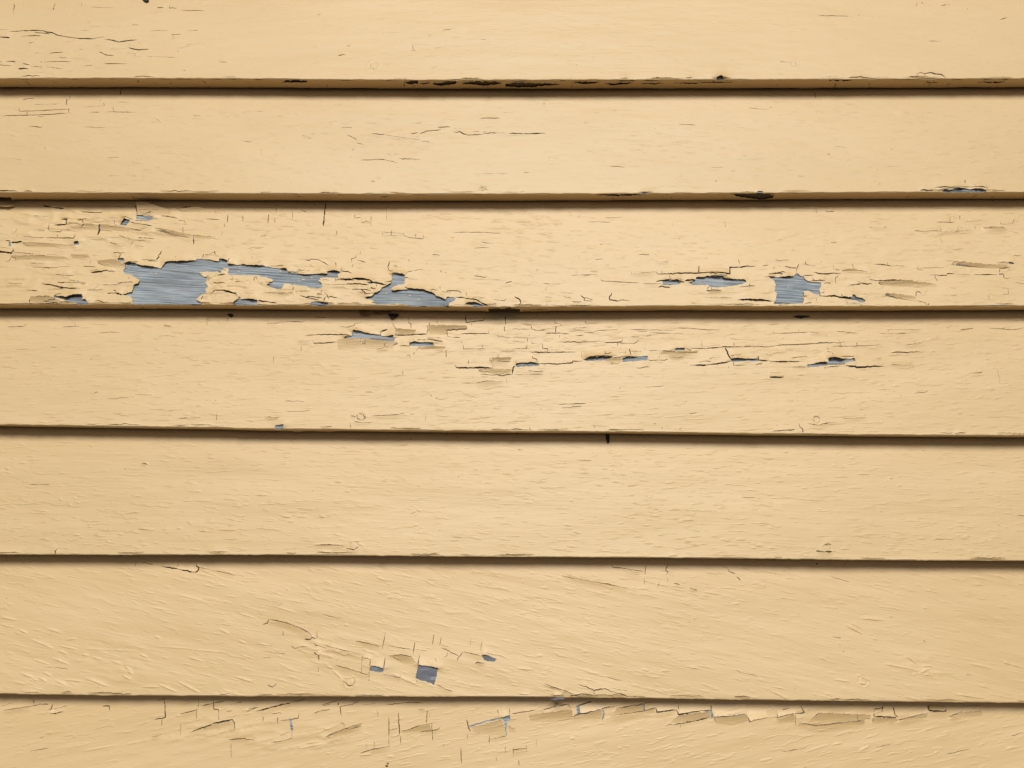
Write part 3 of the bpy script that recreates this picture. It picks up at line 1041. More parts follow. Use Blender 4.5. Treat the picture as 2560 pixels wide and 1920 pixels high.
class Sheet:
    """A coat of paint as a triangulated sheet with holes, cracks and flakes cut into it."""
    def __init__(self):
        self.pts, self.edges, self.n = [], [], 0
        self.holes, self.cracks, self.flakes, self.remnants = [], [], [], []
    def add_pts(self, p):
        self.pts.append(np.asarray(p, float)); self.n += len(p)
    def add_chain(self, p, closed=True):
        i = self.n
        self.add_pts(p)
        m = len(p)
        self.edges += [(i + a, i + a + 1) for a in range(m - 1)]
        if closed:
            self.edges.append((i + m - 1, i))
    def solve(self, inside):
        for h in self.holes: self.add_chain(h)
        for c in self.cracks: self.add_chain(c.outline())
        for f in self.flakes + self.remnants: self.add_chain(f)
        P = np.concatenate(self.pts)
        off = P.mean(0)
        V, E, F, *_ = delaunay_2d_cdt([Vector((float(a), float(b))) for a, b in P - off], self.edges, [], 0, 1e-4)
        self.V = np.array([v[:] for v in V]) + off
        self.T = np.array([f[:] for f in F if len(f) == 3], int)
        a, b, c = (self.V[self.T[:, i]] for i in range(3))
        ar = (b[:, 0] - a[:, 0]) * (c[:, 1] - a[:, 1]) - (b[:, 1] - a[:, 1]) * (c[:, 0] - a[:, 0])
        self.T[ar < 0] = self.T[ar < 0][:, ::-1]
        C = (a + b + c) / 3
        cls = np.zeros(len(C), int)
        for i, f in enumerate(self.flakes):
            j = near_box(C, f, 0.1)
            cls[j[in_poly(C[j], f)]] = 10 + i
        for k in self.cracks:
            j = near_box(C, k.p, 3)
            if not len(j): continue
            d, si, tt, _ = seg_dist(C[j], k.p[:-1], k.p[1:])
            w = k.w[si] * (1 - tt) + k.w[si + 1] * tt
            cls[j[d < w * 1.02]] = 3 if k.blue else (4 if k.wide else 2)
        for h in self.holes:
            j = near_box(C, h, 0.1)
            cls[j[in_poly(C[j], h)]] = 1
        for f in self.remnants:
            j = near_box(C, f, 0.1)
            cls[j[in_poly(C[j], f)]] = 0
        cls[(np.abs(ar) < 1e-7) | ~inside(C)] = 1
        self.cls = cls
        return self

def lifts(V, cracks, holes, H, seed, hole_amp=2.0):
    for c in cracks:
        if not c.lift: continue
        j = near_box(V, c.p, c.reach * (3 if c.lift == 'u' else 1.05))
        if not len(j): continue
        d, si, tt, Q = seg_dist(V[j], c.p[:-1], c.p[1:])
        u = (c.s[si] + tt * (c.s[si + 1] - c.s[si])) / c.len
        tap = np.clip(np.sin(np.pi * u), 0, 1) ** 0.6
        above = V[j][:, 1] - Q[:, 1]
        if c.lift == 'u':
            a = c.amp * np.exp(-d / c.reach) * (above > -0.02)
            a *= np.clip(above / np.maximum(d, 1e-6), 0, 1) ** 0.5 + (d < 0.35)
        else:
            a = c.amp * np.clip(1 - d / c.reach, 0, 1) * (above < 0.02)
        H[j] += np.clip(a, 0, c.amp) * tap
    for h in holes:
        j = near_box(V, h, 14)
        if not len(j): continue
        A, B = h, np.roll(h, -1, 0)
        d, si, tt, Q = seg_dist(V[j], A, B)
        e = B - A
        area = (A[:, 0] * B[:, 1] - B[:, 0] * A[:, 1]).sum()
        nz = -e[:, 0] * np.sign(area) * 1.0        # z part of the outward normal, length weighted
        m = 7
        k = np.ones(m)
        L = np.hypot(e[:, 0], e[:, 1])
        pad = lambda v: np.convolve(np.concatenate([v[-(m // 2):], v, v[:m // 2]]), k, mode='valid') if len(v) > m else v
        nz = pad(nz) / np.maximum(pad(L), 1e-6)
        w = np.clip(0.10 + 0.90 * nz[si], 0.06, 1)
        amp = hole_amp * (0.95 + 1.15 * vnoise(Q[:, 0] / 9.0, Q[:, 1] / 9.0, seed))
        H[j] += np.maximum(amp, 0.15) * w * np.exp(-d / 3.8)
    return H

# ---------------------------------------------------------------- mesh assembly
class Mesh:
    def __init__(self):
        self.v, self.f, self.m, self.n = [], [], [], 0
    def add(self, v, f, mat=0):
        v, f = np.asarray(v, float), np.asarray(f, int)
        if not len(f): return
        self.v.append(v); self.f.append((f + self.n, mat)); self.n += len(v)
    def tris(self, V3, T, mat=0):
        u, inv = np.unique(T, return_inverse=True)
        self.add(V3[u], inv.reshape(T.shape), mat)
    def skirt(self, top, low, T, mat=0):
        """wall down from every free edge of the triangles T"""
        e = np.concatenate([T[:, [0, 1]], T[:, [1, 2]], T[:, [2, 0]]])
        key = np.sort(e, 1)
        _, idx, cnt = np.unique(key[:, 0].astype(np.int64) * 10_000_000 + key[:, 1], return_index=True, return_counts=True)
        b = e[idx[cnt == 1]]
        m = len(b)
        v = np.concatenate([top[b[:, 0]], top[b[:, 1]], low[b[:, 1]], low[b[:, 0]]])
        r = np.arange(m)
        self.add(v, np.stack([r + m, r, r + 3 * m, r + 2 * m], 1), mat)
    def grid(self, P, mat=0, flip=False):
        """P: rows x cols x 3"""
        R, C = P.shape[:2]
        i = (np.arange(R - 1)[:, None] * C + np.arange(C - 1)[None]).ravel()
        f = np.stack([i, i + 1, i + C + 1, i + C], 1)
        self.add(P.reshape(-1, 3), f[:, ::-1] if flip else f, mat)
    def build(self, name, mats, parent=None, smooth_shade=True):
        me = bpy.data.meshes.new(name)
        V = np.concatenate(self.v)
        loops = np.concatenate([f.ravel() for f, _ in self.f])
        sizes = np.concatenate([np.full(len(f), f.shape[1]) for f, _ in self.f])
        mi = np.concatenate([np.full(len(f), m) for f, m in self.f])
        me.vertices.add(len(V)); me.vertices.foreach_set("co", V.astype(np.float32).ravel())
        me.loops.add(len(loops)); me.loops.foreach_set("vertex_index", loops.astype(np.int32))
        me.polygons.add(len(sizes))
        me.polygons.foreach_set("loop_start", np.concatenate([[0], np.cumsum(sizes)[:-1]]).astype(np.int32))
        me.polygons.foreach_set("material_index", mi.astype(np.int32))
        me.polygons.foreach_set("use_smooth", np.full(len(sizes), smooth_shade))
        for m in mats: me.materials.append(m)
        me.update(calc_edges=True); me.validate()
        o = bpy.data.objects.new(name, me)
        COL.objects.link(o)
        if parent: o.parent = parent
        return o
# ---------------------------------------------------------------- materials
def nodes(name):
    m = bpy.data.materials.new(name)
    m.use_nodes = True
    t = m.node_tree
    b = t.nodes["Principled BSDF"]
    return m, t, b

def nd(t, kind, **kw):
    n = t.nodes.new(kind)
    for k, v in kw.items():
        if k in n.inputs.keys():
            n.inputs[k].default_value = v
        else:
            setattr(n, k, v)
    return n

def math_node(t, op, a, b=None, c=None):
    n = t.nodes.new("ShaderNodeMath"); n.operation = op
    for i, v in enumerate((a, b, c)):
        if v is None: continue
        if isinstance(v, (int, float)): n.inputs[i].default_value = v
        else: t.links.new(v, n.inputs[i])
    return n.outputs[0]

def stretched(t, angle, sx, sz, detail, rough, seed, warp=None, kind='noise'):
    """noise drawn out along the grain of the board"""
    tc = nd(t, "ShaderNodeTexCoord")
    r = nd(t, "ShaderNodeVectorRotate", rotation_type='Y_AXIS', Angle=angle)
    t.links.new(tc.outputs["Object"], r.inputs["Vector"])
    src = r.outputs[0]
    if warp:
        n = nd(t, "ShaderNodeTexNoise", Scale=warp[0], Detail=1.0)
        t.links.new(tc.outputs["Object"], n.inputs["Vector"])
        va = nd(t, "ShaderNodeVectorMath", operation='MULTIPLY_ADD')
        t.links.new(n.outputs["Color"], va.inputs[0])
        va.inputs[1].default_value = (0, 0, warp[1])
        t.links.new(src, va.inputs[2])
        src = va.outputs[0]
    mp = nd(t, "ShaderNodeMapping")
    mp.inputs["Scale"].default_value = (sx, sx, sz)
    mp.inputs["Location"].default_value = (seed * 7.31, seed * 3.17, seed * 5.77)
    t.links.new(src, mp.inputs["Vector"])
    n = nd(t, "ShaderNodeTexNoise", Scale=1.0, Detail=detail, Roughness=rough)
    t.links.new(mp.outputs[0], n.inputs["Vector"])
    return n.outputs["Fac"]

PAINT = (0.683, 0.476, 0.228)

def paint_material(name, angle, seed, tone=1.0, rough_amt=1.0):
    m, t, b = nodes(name)
    fine = stretched(t, angle, 30, 640, 3.0, 0.65, seed, (9.0, 0.004))
    mid = stretched(t, angle, 75, 360, 2.0, 0.5, seed + 3, (9.0, 0.004))
    wide = stretched(t, angle, 7, 55, 2.0, 0.5, seed + 5)
    where = stretched(t, 0, 6, 22, 1.0, 0.5, seed + 9)
    h = math_node(t, 'MULTIPLY', fine, 0.00034 * rough_amt)
    # drips of paint: only the crests of the middle noise stand up, more in some places than in others
    crest = math_node(t, 'MAXIMUM', math_node(t, 'SUBTRACT', mid, 0.56), 0.0)
    crest = math_node(t, 'MULTIPLY', crest, math_node(t, 'MULTIPLY', where, 0.0042 * rough_amt))
    h = math_node(t, 'ADD', h, crest)
    h = math_node(t, 'ADD', h, math_node(t, 'MULTIPLY', wide, 0.0007))
    bump = nd(t, "ShaderNodeBump", Strength=1.0, Distance=1.0)
    t.links.new(h, bump.inputs["Height"])
    t.links.new(bump.outputs[0], b.inputs["Normal"])
    # uneven fading of the paint
    fade = stretched(t, 0, 5, 16, 4.0, 0.6, seed + 13)
    cr = nd(t, "ShaderNodeValToRGB")
    p = [c * tone for c in PAINT]
    cr.color_ramp.elements[0].position, cr.color_ramp.elements[1].position = 0.3, 0.72
    cr.color_ramp.elements[0].color = (p[0] * 0.96, p[1] * 0.945, p[2] * 0.90, 1)
    cr.color_ramp.elements[1].color = (p[0] * 1.03, p[1] * 1.04, p[2] * 1.08, 1)
    t.links.new(fade, cr.inputs[0])
    # fly specks and grit
    tc = nd(t, "ShaderNodeTexCoord")
    vo = nd(t, "ShaderNodeTexVoronoi", Scale=42.0, Randomness=1.0)
    t.links.new(tc.outputs["Object"], vo.inputs["Vector"])
    size = nd(t, "ShaderNodeSeparateColor")
    t.links.new(vo.outputs["Color"], size.inputs[0])
    rad = math_node(t, 'MULTIPLY', math_node(t, 'POWER', size.outputs[0], 6.0), 0.045)
    spot = math_node(t, 'LESS_THAN', vo.outputs["Distance"], rad)
    mx = nd(t, "ShaderNodeMix", data_type='RGBA')
    t.links.new(math_node(t, 'MULTIPLY', spot, 0.55), mx.inputs[0])
    t.links.new(cr.outputs[0], mx.inputs[6])
    mx.inputs[7].default_value = (0.16, 0.10, 0.045, 1)
    t.links.new(mx.outputs[2], b.inputs["Base Color"])
    b.inputs["Roughness"].default_value = 0.58
    b.inputs["Specular IOR Level"].default_value = 1.0
    b.inputs["Coat Weight"].default_value = 0.5            # the sheen of old gloss paint
    b.inputs["Coat Roughness"].default_value = 0.58
    t.links.new(bump.outputs[0], b.inputs["Coat Normal"])
    return m

def wood_material(name="bare_wood"):
    m, t, b = nodes(name)
    grain = stretched(t, -0.07, 24, 900, 3.0, 0.55, 2, (14.0, 0.006))
    broad = stretched(t, 0, 12, 60, 3.0, 0.6, 8)
    cr = nd(t, "ShaderNodeValToRGB")
    e = cr.color_ramp.elements
    e[0].position, e[0].color = 0.33, (0.04, 0.05, 0.07, 1)
    e[1].position, e[1].color = 0.66, (0.48, 0.525, 0.565, 1)
    x = e.new(0.45); x.color = (0.245, 0.285, 0.33, 1)
    mixv = math_node(t, 'ADD', math_node(t, 'MULTIPLY', grain, 0.78), math_node(t, 'MULTIPLY', broad, 0.22))
    t.links.new(mixv, cr.inputs[0])
    stain = stretched(t, -0.05, 30, 110, 4.0, 0.65, 21)
    tint = nd(t, "ShaderNodeValToRGB")
    tint.color_ramp.elements[0].position, tint.color_ramp.elements[1].position = 0.42, 0.68
    tint.color_ramp.elements[0].color, tint.color_ramp.elements[1].color = (0, 0, 0, 1), (0.65, 0.65, 0.65, 1)
    t.links.new(stain, tint.inputs[0])
    mx = nd(t, "ShaderNodeMix", data_type='RGBA', blend_type='MULTIPLY')
    t.links.new(tint.outputs[0], mx.inputs[0])
    t.links.new(cr.outputs[0], mx.inputs[6])
    mx.inputs[7].default_value = (0.62, 0.56, 0.50, 1)
    t.links.new(mx.outputs[2], b.inputs["Base Color"])
    bump = nd(t, "ShaderNodeBump", Strength=1.0, Distance=1.0)
    t.links.new(math_node(t, 'MULTIPLY', grain, 0.0009), bump.inputs["Height"])
    t.links.new(bump.outputs[0], b.inputs["Normal"])
    b.inputs["Roughness"].default_value = 0.75
    b.inputs["Specular IOR Level"].default_value = 0.3
    return m

def plain(name, col, rough=0.85, bump=0.0, scale=600):
    m, t, b = nodes(name)
    tc = nd(t, "ShaderNodeTexCoord")
    n = nd(t, "ShaderNodeTexNoise", Scale=scale, Detail=3.0)
    t.links.new(tc.outputs["Object"], n.inputs["Vector"])
    cr = nd(t, "ShaderNodeValToRGB")
    cr.color_ramp.elements[0].position, cr.color_ramp.elements[1].position = 0.3, 0.7
    cr.color_ramp.elements[0].color = tuple(c * 0.65 for c in col) + (1,)
    cr.color_ramp.elements[1].color = tuple(c * 1.3 for c in col) + (1,)
    t.links.new(n.outputs["Fac"], cr.inputs[0])
    t.links.new(cr.outputs[0], b.inputs["Base Color"])
    b.inputs["Roughness"].default_value = rough
    b.inputs["Specular IOR Level"].default_value = 0.2
    if bump:
        bp = nd(t, "ShaderNodeBump", Strength=1.0, Distance=1.0)
        t.links.new(math_node(t, 'MULTIPLY', n.outputs["Fac"], bump), bp.inputs["Height"])
        t.links.new(bp.outputs[0], b.inputs["Normal"])
    return m

M_WOOD = wood_material()
M_DARK = plain("weathered_dark_wood", (0.11, 0.088, 0.065), bump=0.0008)
M_GRIME = plain("crack_grime", (0.16, 0.10, 0.05))
def old_paint():
    m, t, b = nodes("old_slate_paint")
    n = stretched(t, 0.0, 60, 420, 4.0, 0.7, 31)
    cr = nd(t, "ShaderNodeValToRGB")
    e = cr.color_ramp.elements
    e[0].position, e[0].color = 0.40, (0.115, 0.12, 0.145, 1)
    e[1].position, e[1].color = 0.70, (0.45, 0.50, 0.54, 1)
    x = e.new(0.60); x.color = (0.15, 0.165, 0.20, 1)
    t.links.new(n, cr.inputs[0])
    t.links.new(cr.outputs[0], b.inputs["Base Color"])
    b.inputs["Roughness"].default_value = 0.7
    return m

M_OLD = old_paint()
M_DEEP = plain("crack_grime_shade", (0.06, 0.042, 0.025))  # grime in wide cracks, with the shade of their depth put into the colour
M_PRIMER = plain("old_paint_edge", (0.55, 0.46, 0.31), 0.7)
GRAIN = {1: 0.0, 2: 0.04, 3: 0.04, 4: -0.03, 5: 0.03, 6: 0.19, 7: -0.17}
M_PAINT = {k: paint_material("cream_yellow_paint", -GRAIN.get(k, 0.0), 1.7 * k, {1: 1.01, 2: 0.99, 3: 1.02, 5: 0.985, 6: 1.0}.get(k, 1.0), {1: 0.36, 2: 0.45, 3: 0.75, 4: 0.7, 5: 0.62, 6: 0.5, 7: 0.5}[k]) for k in range(1, 8)}

# ---------------------------------------------------------------- read the survey
def rows(block):
    return [r.strip() for line in block.strip().splitlines() for r in line.split('/') if r.strip()]

holes, cracks, flakes, dabs, nails, specks = ({k: [] for k in range(-3, 10)} for _ in range(6))
uholes = {k: [] for k in range(-3, 10)}
remnants = {k: [] for k in range(-3, 10)}
for r in rows(HOLES):
    p = parse_line(r.split())
    k = board_of(p)
    if k <= 6:
        e = edge_px(k, p[:, 0])
        p[:, 1] = np.where(p[:, 1] > e - 1.6, e + 5, p[:, 1])
    q = resample(px_face(k, p[:, 0], p[:, 1]), 0.9, True, 0.13)
    q += np.stack([0.5 * vnoise(q[:, 0] / 2.6 + 80, q[:, 1] / 2.6 + 80, 21), 0.32 * vnoise(q[:, 0] / 2.2 + 80, q[:, 1] / 1.8 + 80, 22)], 1)
    holes[k].append(q)
for r in rows(UNDER):
    p = parse_line(r.split())
    k = int(np.argmin([abs(edge_px(q, p[:, 0]).mean() - p[:, 1].mean()) for q in range(1, 7)])) + 1
    q = px_under(k, p[:, 0], p[:, 1])
    if np.ptp(p[:, 0]) > 8 * np.ptp(p[:, 1]): q[:, 1] = q[:, 1].min() + 0.7 * (q[:, 1] - q[:, 1].min())
    q = resample(q, 0.8, True, 0.3)
    q[:, 1] += 0.9 * vnoise(q[:, 0] / 3.2 + 80, q[:, 1] / 6 + 80, 23) + 0.4 * vnoise(q[:, 0] / 1.3 + 80, q[:, 1] / 6 + 80, 24)
    uholes[k].append(q)
MM = 0.38                                          # mm per photograph pixel on the wall
for r in rows(CRACKS):
    w = r.split()
    p = parse_line([w[0]] + w[3:])
    k = board_of(p)
    blue = w[1].endswith('b')
    wd = float(w[1].rstrip('b')) * MM
    lift, amp = (w[2][0], float(w[2][1:])) if w[2] != '-' else (None, 0.0)
    reach = (2.4 + 3.0 * amp) if lift == 'd' else None
    amp *= {'d': 1.35, 'u': 1.5, None: 1}[lift]
    if lift is None and not blue: wd *= 0.85
    if lift is None and np.ptp(p[:, 0]) > 2.5 * np.ptp(p[:, 1]) and np.ptp(p[:, 0]) > 14:
        lift = 'ud'[int(p[0, 0] * 7 + p[0, 1] * 3) % 2]
        amp, reach = 0.3, (3.0 if lift == 'd' else 2.5)
    cracks[k].append(Crack(px_face(k, p[:, 0], p[:, 1]), wd, lift, amp, reach, blue))
for r in rows(FLAKES):
    w = r.split()
    p = parse_line([w[0]] + w[2:])
    k = board_of(p)
    q = px_face(k, p[:, 0], p[:, 1])
    flakes[k].append((w[1][0], float(w[1][1:]) * (np.ptp(q[:, 1]) if w[1][1] == '.' else 1.0), resample(q, 1.0, True, 0.22)))
for r in rows(DABS):
    w = r.split()
    L, ang, a = map(float, w[3:6])
    p = tile_px(w[0], [float(w[1]), float(w[2])])
    k = board_of(p)
    q = px_face(k, p[:, 0], p[:, 1])[0]
    dabs[k].append((q, L * TS * MM, -math.radians(ang), a, 0.75))
for r in rows(NAILS):
    w = r.split()
    p = tile_px(w[0], [float(w[1]), float(w[2])])
    k = board_of(p)
    q = px_face(k, p[:, 0], p[:, 1])[0]
    if float(w[3]) > 0:
        nails[k].append((q, float(w[3]) * TS * MM))
for r in rows(SPECKS):
    w = r.split()
    L = [float(x) for x in w[1:]]
    for i in range(0, len(L), 3):
        p = tile_px(w[0], L[i:i + 2])
        k = board_of(p)
        specks[k].append((px_face(k, p[:, 0], p[:, 1])[0], L[i + 2] * TS * MM))

# places where the paint has wrinkled: tile x y, half width, half height in mm, height
ZONES = [('01', 450, 300, 60, 26, 1.1), ('01', 1150, 300, 75, 20, 0.8), ('01', 500, 750, 65, 26, 0.9), ('11', 150, 850, 55, 14, 1.1),
         ('11', 850, 840, 34, 13, 0.9), ('01', 1950, 830, 24, 16, 1.2), ('11', 1800, 760, 60, 25, 0.35), ('31', 800, 760, 60, 28, 0.55),
         ('21', 1950, 850, 34, 12, 0.8), ('31', 1400, 450, 90, 24, 0.35), ('11', 1500, 1300, 110, 24, 0.4), ('21', 900, 1350, 120, 22, 0.35),
         ('31', 500, 1420, 80, 22, 0.5), ('31', 300, 400, 70, 16, 0.4), ('13', 600, 650, 26, 22, 0.7), ('03', 900, 750, 60, 24, 0.4),
         ('13', 450, 1420, 60, 14, 0.6), ('03', 1900, 1350, 60, 18, 0.5), ('23', 700, 1180, 110, 10, 0.4), ('33', 500, 1200, 110, 9, 0.5),
         ('00', 400, 430, 70, 26, 0.3), ('10', 1400, 1200, 70, 16, 0.35), ('33', 1300, 780, 30, 14, 0.6)]

# small random wear between the surveyed marks
def wear(k):
    rng = np.random.default_rng(900 + k)
    for h in holes[k]:                              # scraps of paint still clinging to the bare wood
        area = 0.5 * abs((h[:, 0] * np.roll(h[:, 1], -1) - np.roll(h[:, 0], -1) * h[:, 1]).sum())
        for _ in range(int(area / 90)):
            c = h.min(0) + rng.random(2) * np.ptp(h, axis=0)
            if not in_poly(c[None], h)[0]: continue
            n, L = 7, rng.uniform(0.5, 2.2)
            th = np.sort(rng.uniform(0, 2 * math.pi, n))
            r = rng.uniform(0.5, 1.1, n)
            remnants[k].append(resample(c + np.stack([np.cos(th) * L * r, np.sin(th) * 0.55 * r * min(L, 1.2)], 1), 0.5, True, 0.08, rng))
    xs = lambda: rng.uniform(-520, 520)
    for h in holes[k]:                              # torn edges: short splits running out of the bare patches along the grain
        e = np.roll(h, -1, 0) - h
        area = (h[:, 0] * np.roll(h[:, 1], -1) - np.roll(h[:, 0], -1) * h[:, 1]).sum()
        nrm = np.stack([e[:, 1], -e[:, 0]], 1) * np.sign(area)
        per = np.hypot(e[:, 0], e[:, 1]).sum()
        for _ in range(int(per / (9.0 if k == 3 else 22.0))):
            i = rng.integers(len(h))
            o = h[i] + nrm[i] / max(np.hypot(*nrm[i]), 1e-6) * rng.uniform(0.3, 7.0)
            if in_poly(o[None], h)[0]: continue
            if rng.random() < 0.3:
                p = o + np.array([[0, 0], [rng.normal(0, .5), 1.5], [rng.normal(0, .8), rng.uniform(2.5, 5)]])
                cracks[k].append(Crack(p, rng.uniform(.3, .6), rng=rng))
            else:
                L = rng.uniform(4, 15) * rng.choice([-1, 1])
                p = o + np.stack([np.linspace(0, L, 5), np.cumsum(rng.normal(0, .55, 5))], 1)
                lift = rng.choice(['u', 'd'])
                cracks[k].append(Crack(p, rng.uniform(.3, .75), lift, rng.uniform(.4, 1.1), rng.uniform(2.5, 4.0), False, rng))
    if k < 7:                                       # the paint splits along the lower edge of the board
        for _ in range(20):
            X, L = xs(), rng.uniform(6, 34)
            x = np.linspace(X, X + L, max(4, int(L / 3)))
            p = np.stack([x, zb(k, x) + rng.uniform(1.3, 2.6) + rng.normal(0, .25, len(x))], 1)
            cracks[k].append(Crack(p, rng.uniform(.22, .5), 'd' if rng.random() < .6 else 'u', rng.uniform(.4, .9), 2.0, False, rng))
    if k > 1:                                       # grit lodged in the joint
        for _ in range(34):
            X = xs()
            specks[k].append((np.array([X, zt(k, X) - rng.exponential(2.2)]), rng.uniform(.25, .8)))
    n_hair = {1: 24, 2: 24, 3: 64, 4: 40, 5: 8, 6: 18, 7: 46}[k]
    for _ in range(n_hair):
        X = xs()
        b, t = zb(k, X), zt(k, X)
        u = rng.random() ** (1.6 if k in (4, 7) else 1.0)
        Z = t - 6 - u * (t - b - 12)
        if k == 1 and rng.random() < 0.75: X = rng.uniform(-520, -240)
        if k == 3 and rng.random() < 0.4: X = rng.uniform(-520, -150)
        L = rng.uniform(4, 22)
        a = -GRAIN[k] + rng.normal(0, 0.05)
        if k in (3, 4, 7) and rng.random() < 0.22:
            a, L = math.pi / 2 + rng.normal(0, 0.08), rng.uniform(3, 8)
        d = np.array([math.cos(a), math.sin(a)]) * L / 2
        p = np.array([X, Z]) + np.linspace(-1, 1, 4)[:, None] * d + rng.normal(0, 0.25, (4, 2))
        lift = (None, 'u', 'd')[rng.choice(3, p=[.55, .15, .3])] if L > 8 else None
        cracks[k].append(Crack(p, rng.uniform(0.2, 0.4), lift, rng.uniform(.2, .45), None, False, rng))
    for _ in range({1: 14, 2: 30, 3: 34, 4: 40, 5: 46, 6: 40, 7: 40}[k]):
        X = xs()
        b, t = zb(k, X), zt(k, X)
        Z = b + 4 + rng.random() ** 1.3 * (t - b - 14)
        dabs[k].append((np.array([X, Z]), rng.uniform(2, 9), -GRAIN[k] + rng.normal(0, .12), rng.uniform(.15, .34), rng.uniform(.5, .9)))
for k in range(1, 8):
    wear(k)

# ---------------------------------------------------------------- the wall
def thing(name, label, cat, loc=(0, 0, 0)):
    o = bpy.data.objects.new(name, None)
    COL.objects.link(o)
    o.location = loc
    o['label'], o['category'] = label, cat
    return o

wall = thing("clapboard_wall", "weathered cream yellow clapboard house wall with paint peeling off blue grey wood", "wall")
wall['kind'] = 'thing'
BOARD_LABEL = {
    1: "clapboard with fine hairline cracks and one round nail head, top of the wall in view",
    2: "mostly sound clapboard with a short rough split, above the badly peeling one",
    3: "badly peeling clapboard with the widest bare blue grey patches",
    4: "clapboard with a row of small bare slots along stepped cracks",
    5: "smooth clapboard with whole paint and only small drips",
    6: "clapboard with slanting grain and a small square of bare wood",
    7: "lowest clapboard in view with stepped cracks along its top",
}
XLO, XHI = -535.0, 535.0
XEND = 2400.0

def wood_board(k):
    m = Mesh()
    X = np.concatenate([[-XEND], np.arange(-2200, 2201, 20.0), [XEND]])
    b, t = zb(k, X) + 0.55, zt(k, X) + 25
    prof = np.stack([
        np.stack([X, face_y(k, X, b), b], 1),
        np.stack([X, face_y(k, X, t), t], 1),
        np.stack([X, face_y(k, X, t) + 3.6, t], 1),
        np.stack([X, 0 * X - 3.2, b], 1)], 0) / 1000.0
    for i in range(4):
        m.grid(np.stack([prof[i], prof[(i + 1) % 4]], 0), 0 if i == 0 else 1)
    for c, fl in ((0, False), (-1, True)):
        q = prof[:, c]
        m.add(q, [[0, 1, 2, 3]] if fl else [[3, 2, 1, 0]], 1)
    return m

TH = 0.5                                            # thickness of the paint, mm
def base_height(k, X, Z):
    s = 40 + 7 * k
    a = -GRAIN.get(k, 0.0)
    U, W = X * math.cos(a) + Z * math.sin(a), -X * math.sin(a) + Z * math.cos(a)
    h = 0.55 + 0.28 * vnoise(U / 70 + 50, W / 16 + 90, s) + 0.12 * vnoise(U / 24 + 50, W / 5.5 + 90, s + 1)
    h += 0.05 * vnoise(U / 11 + 50, W / 3.4 + 90, s + 2)
    return h

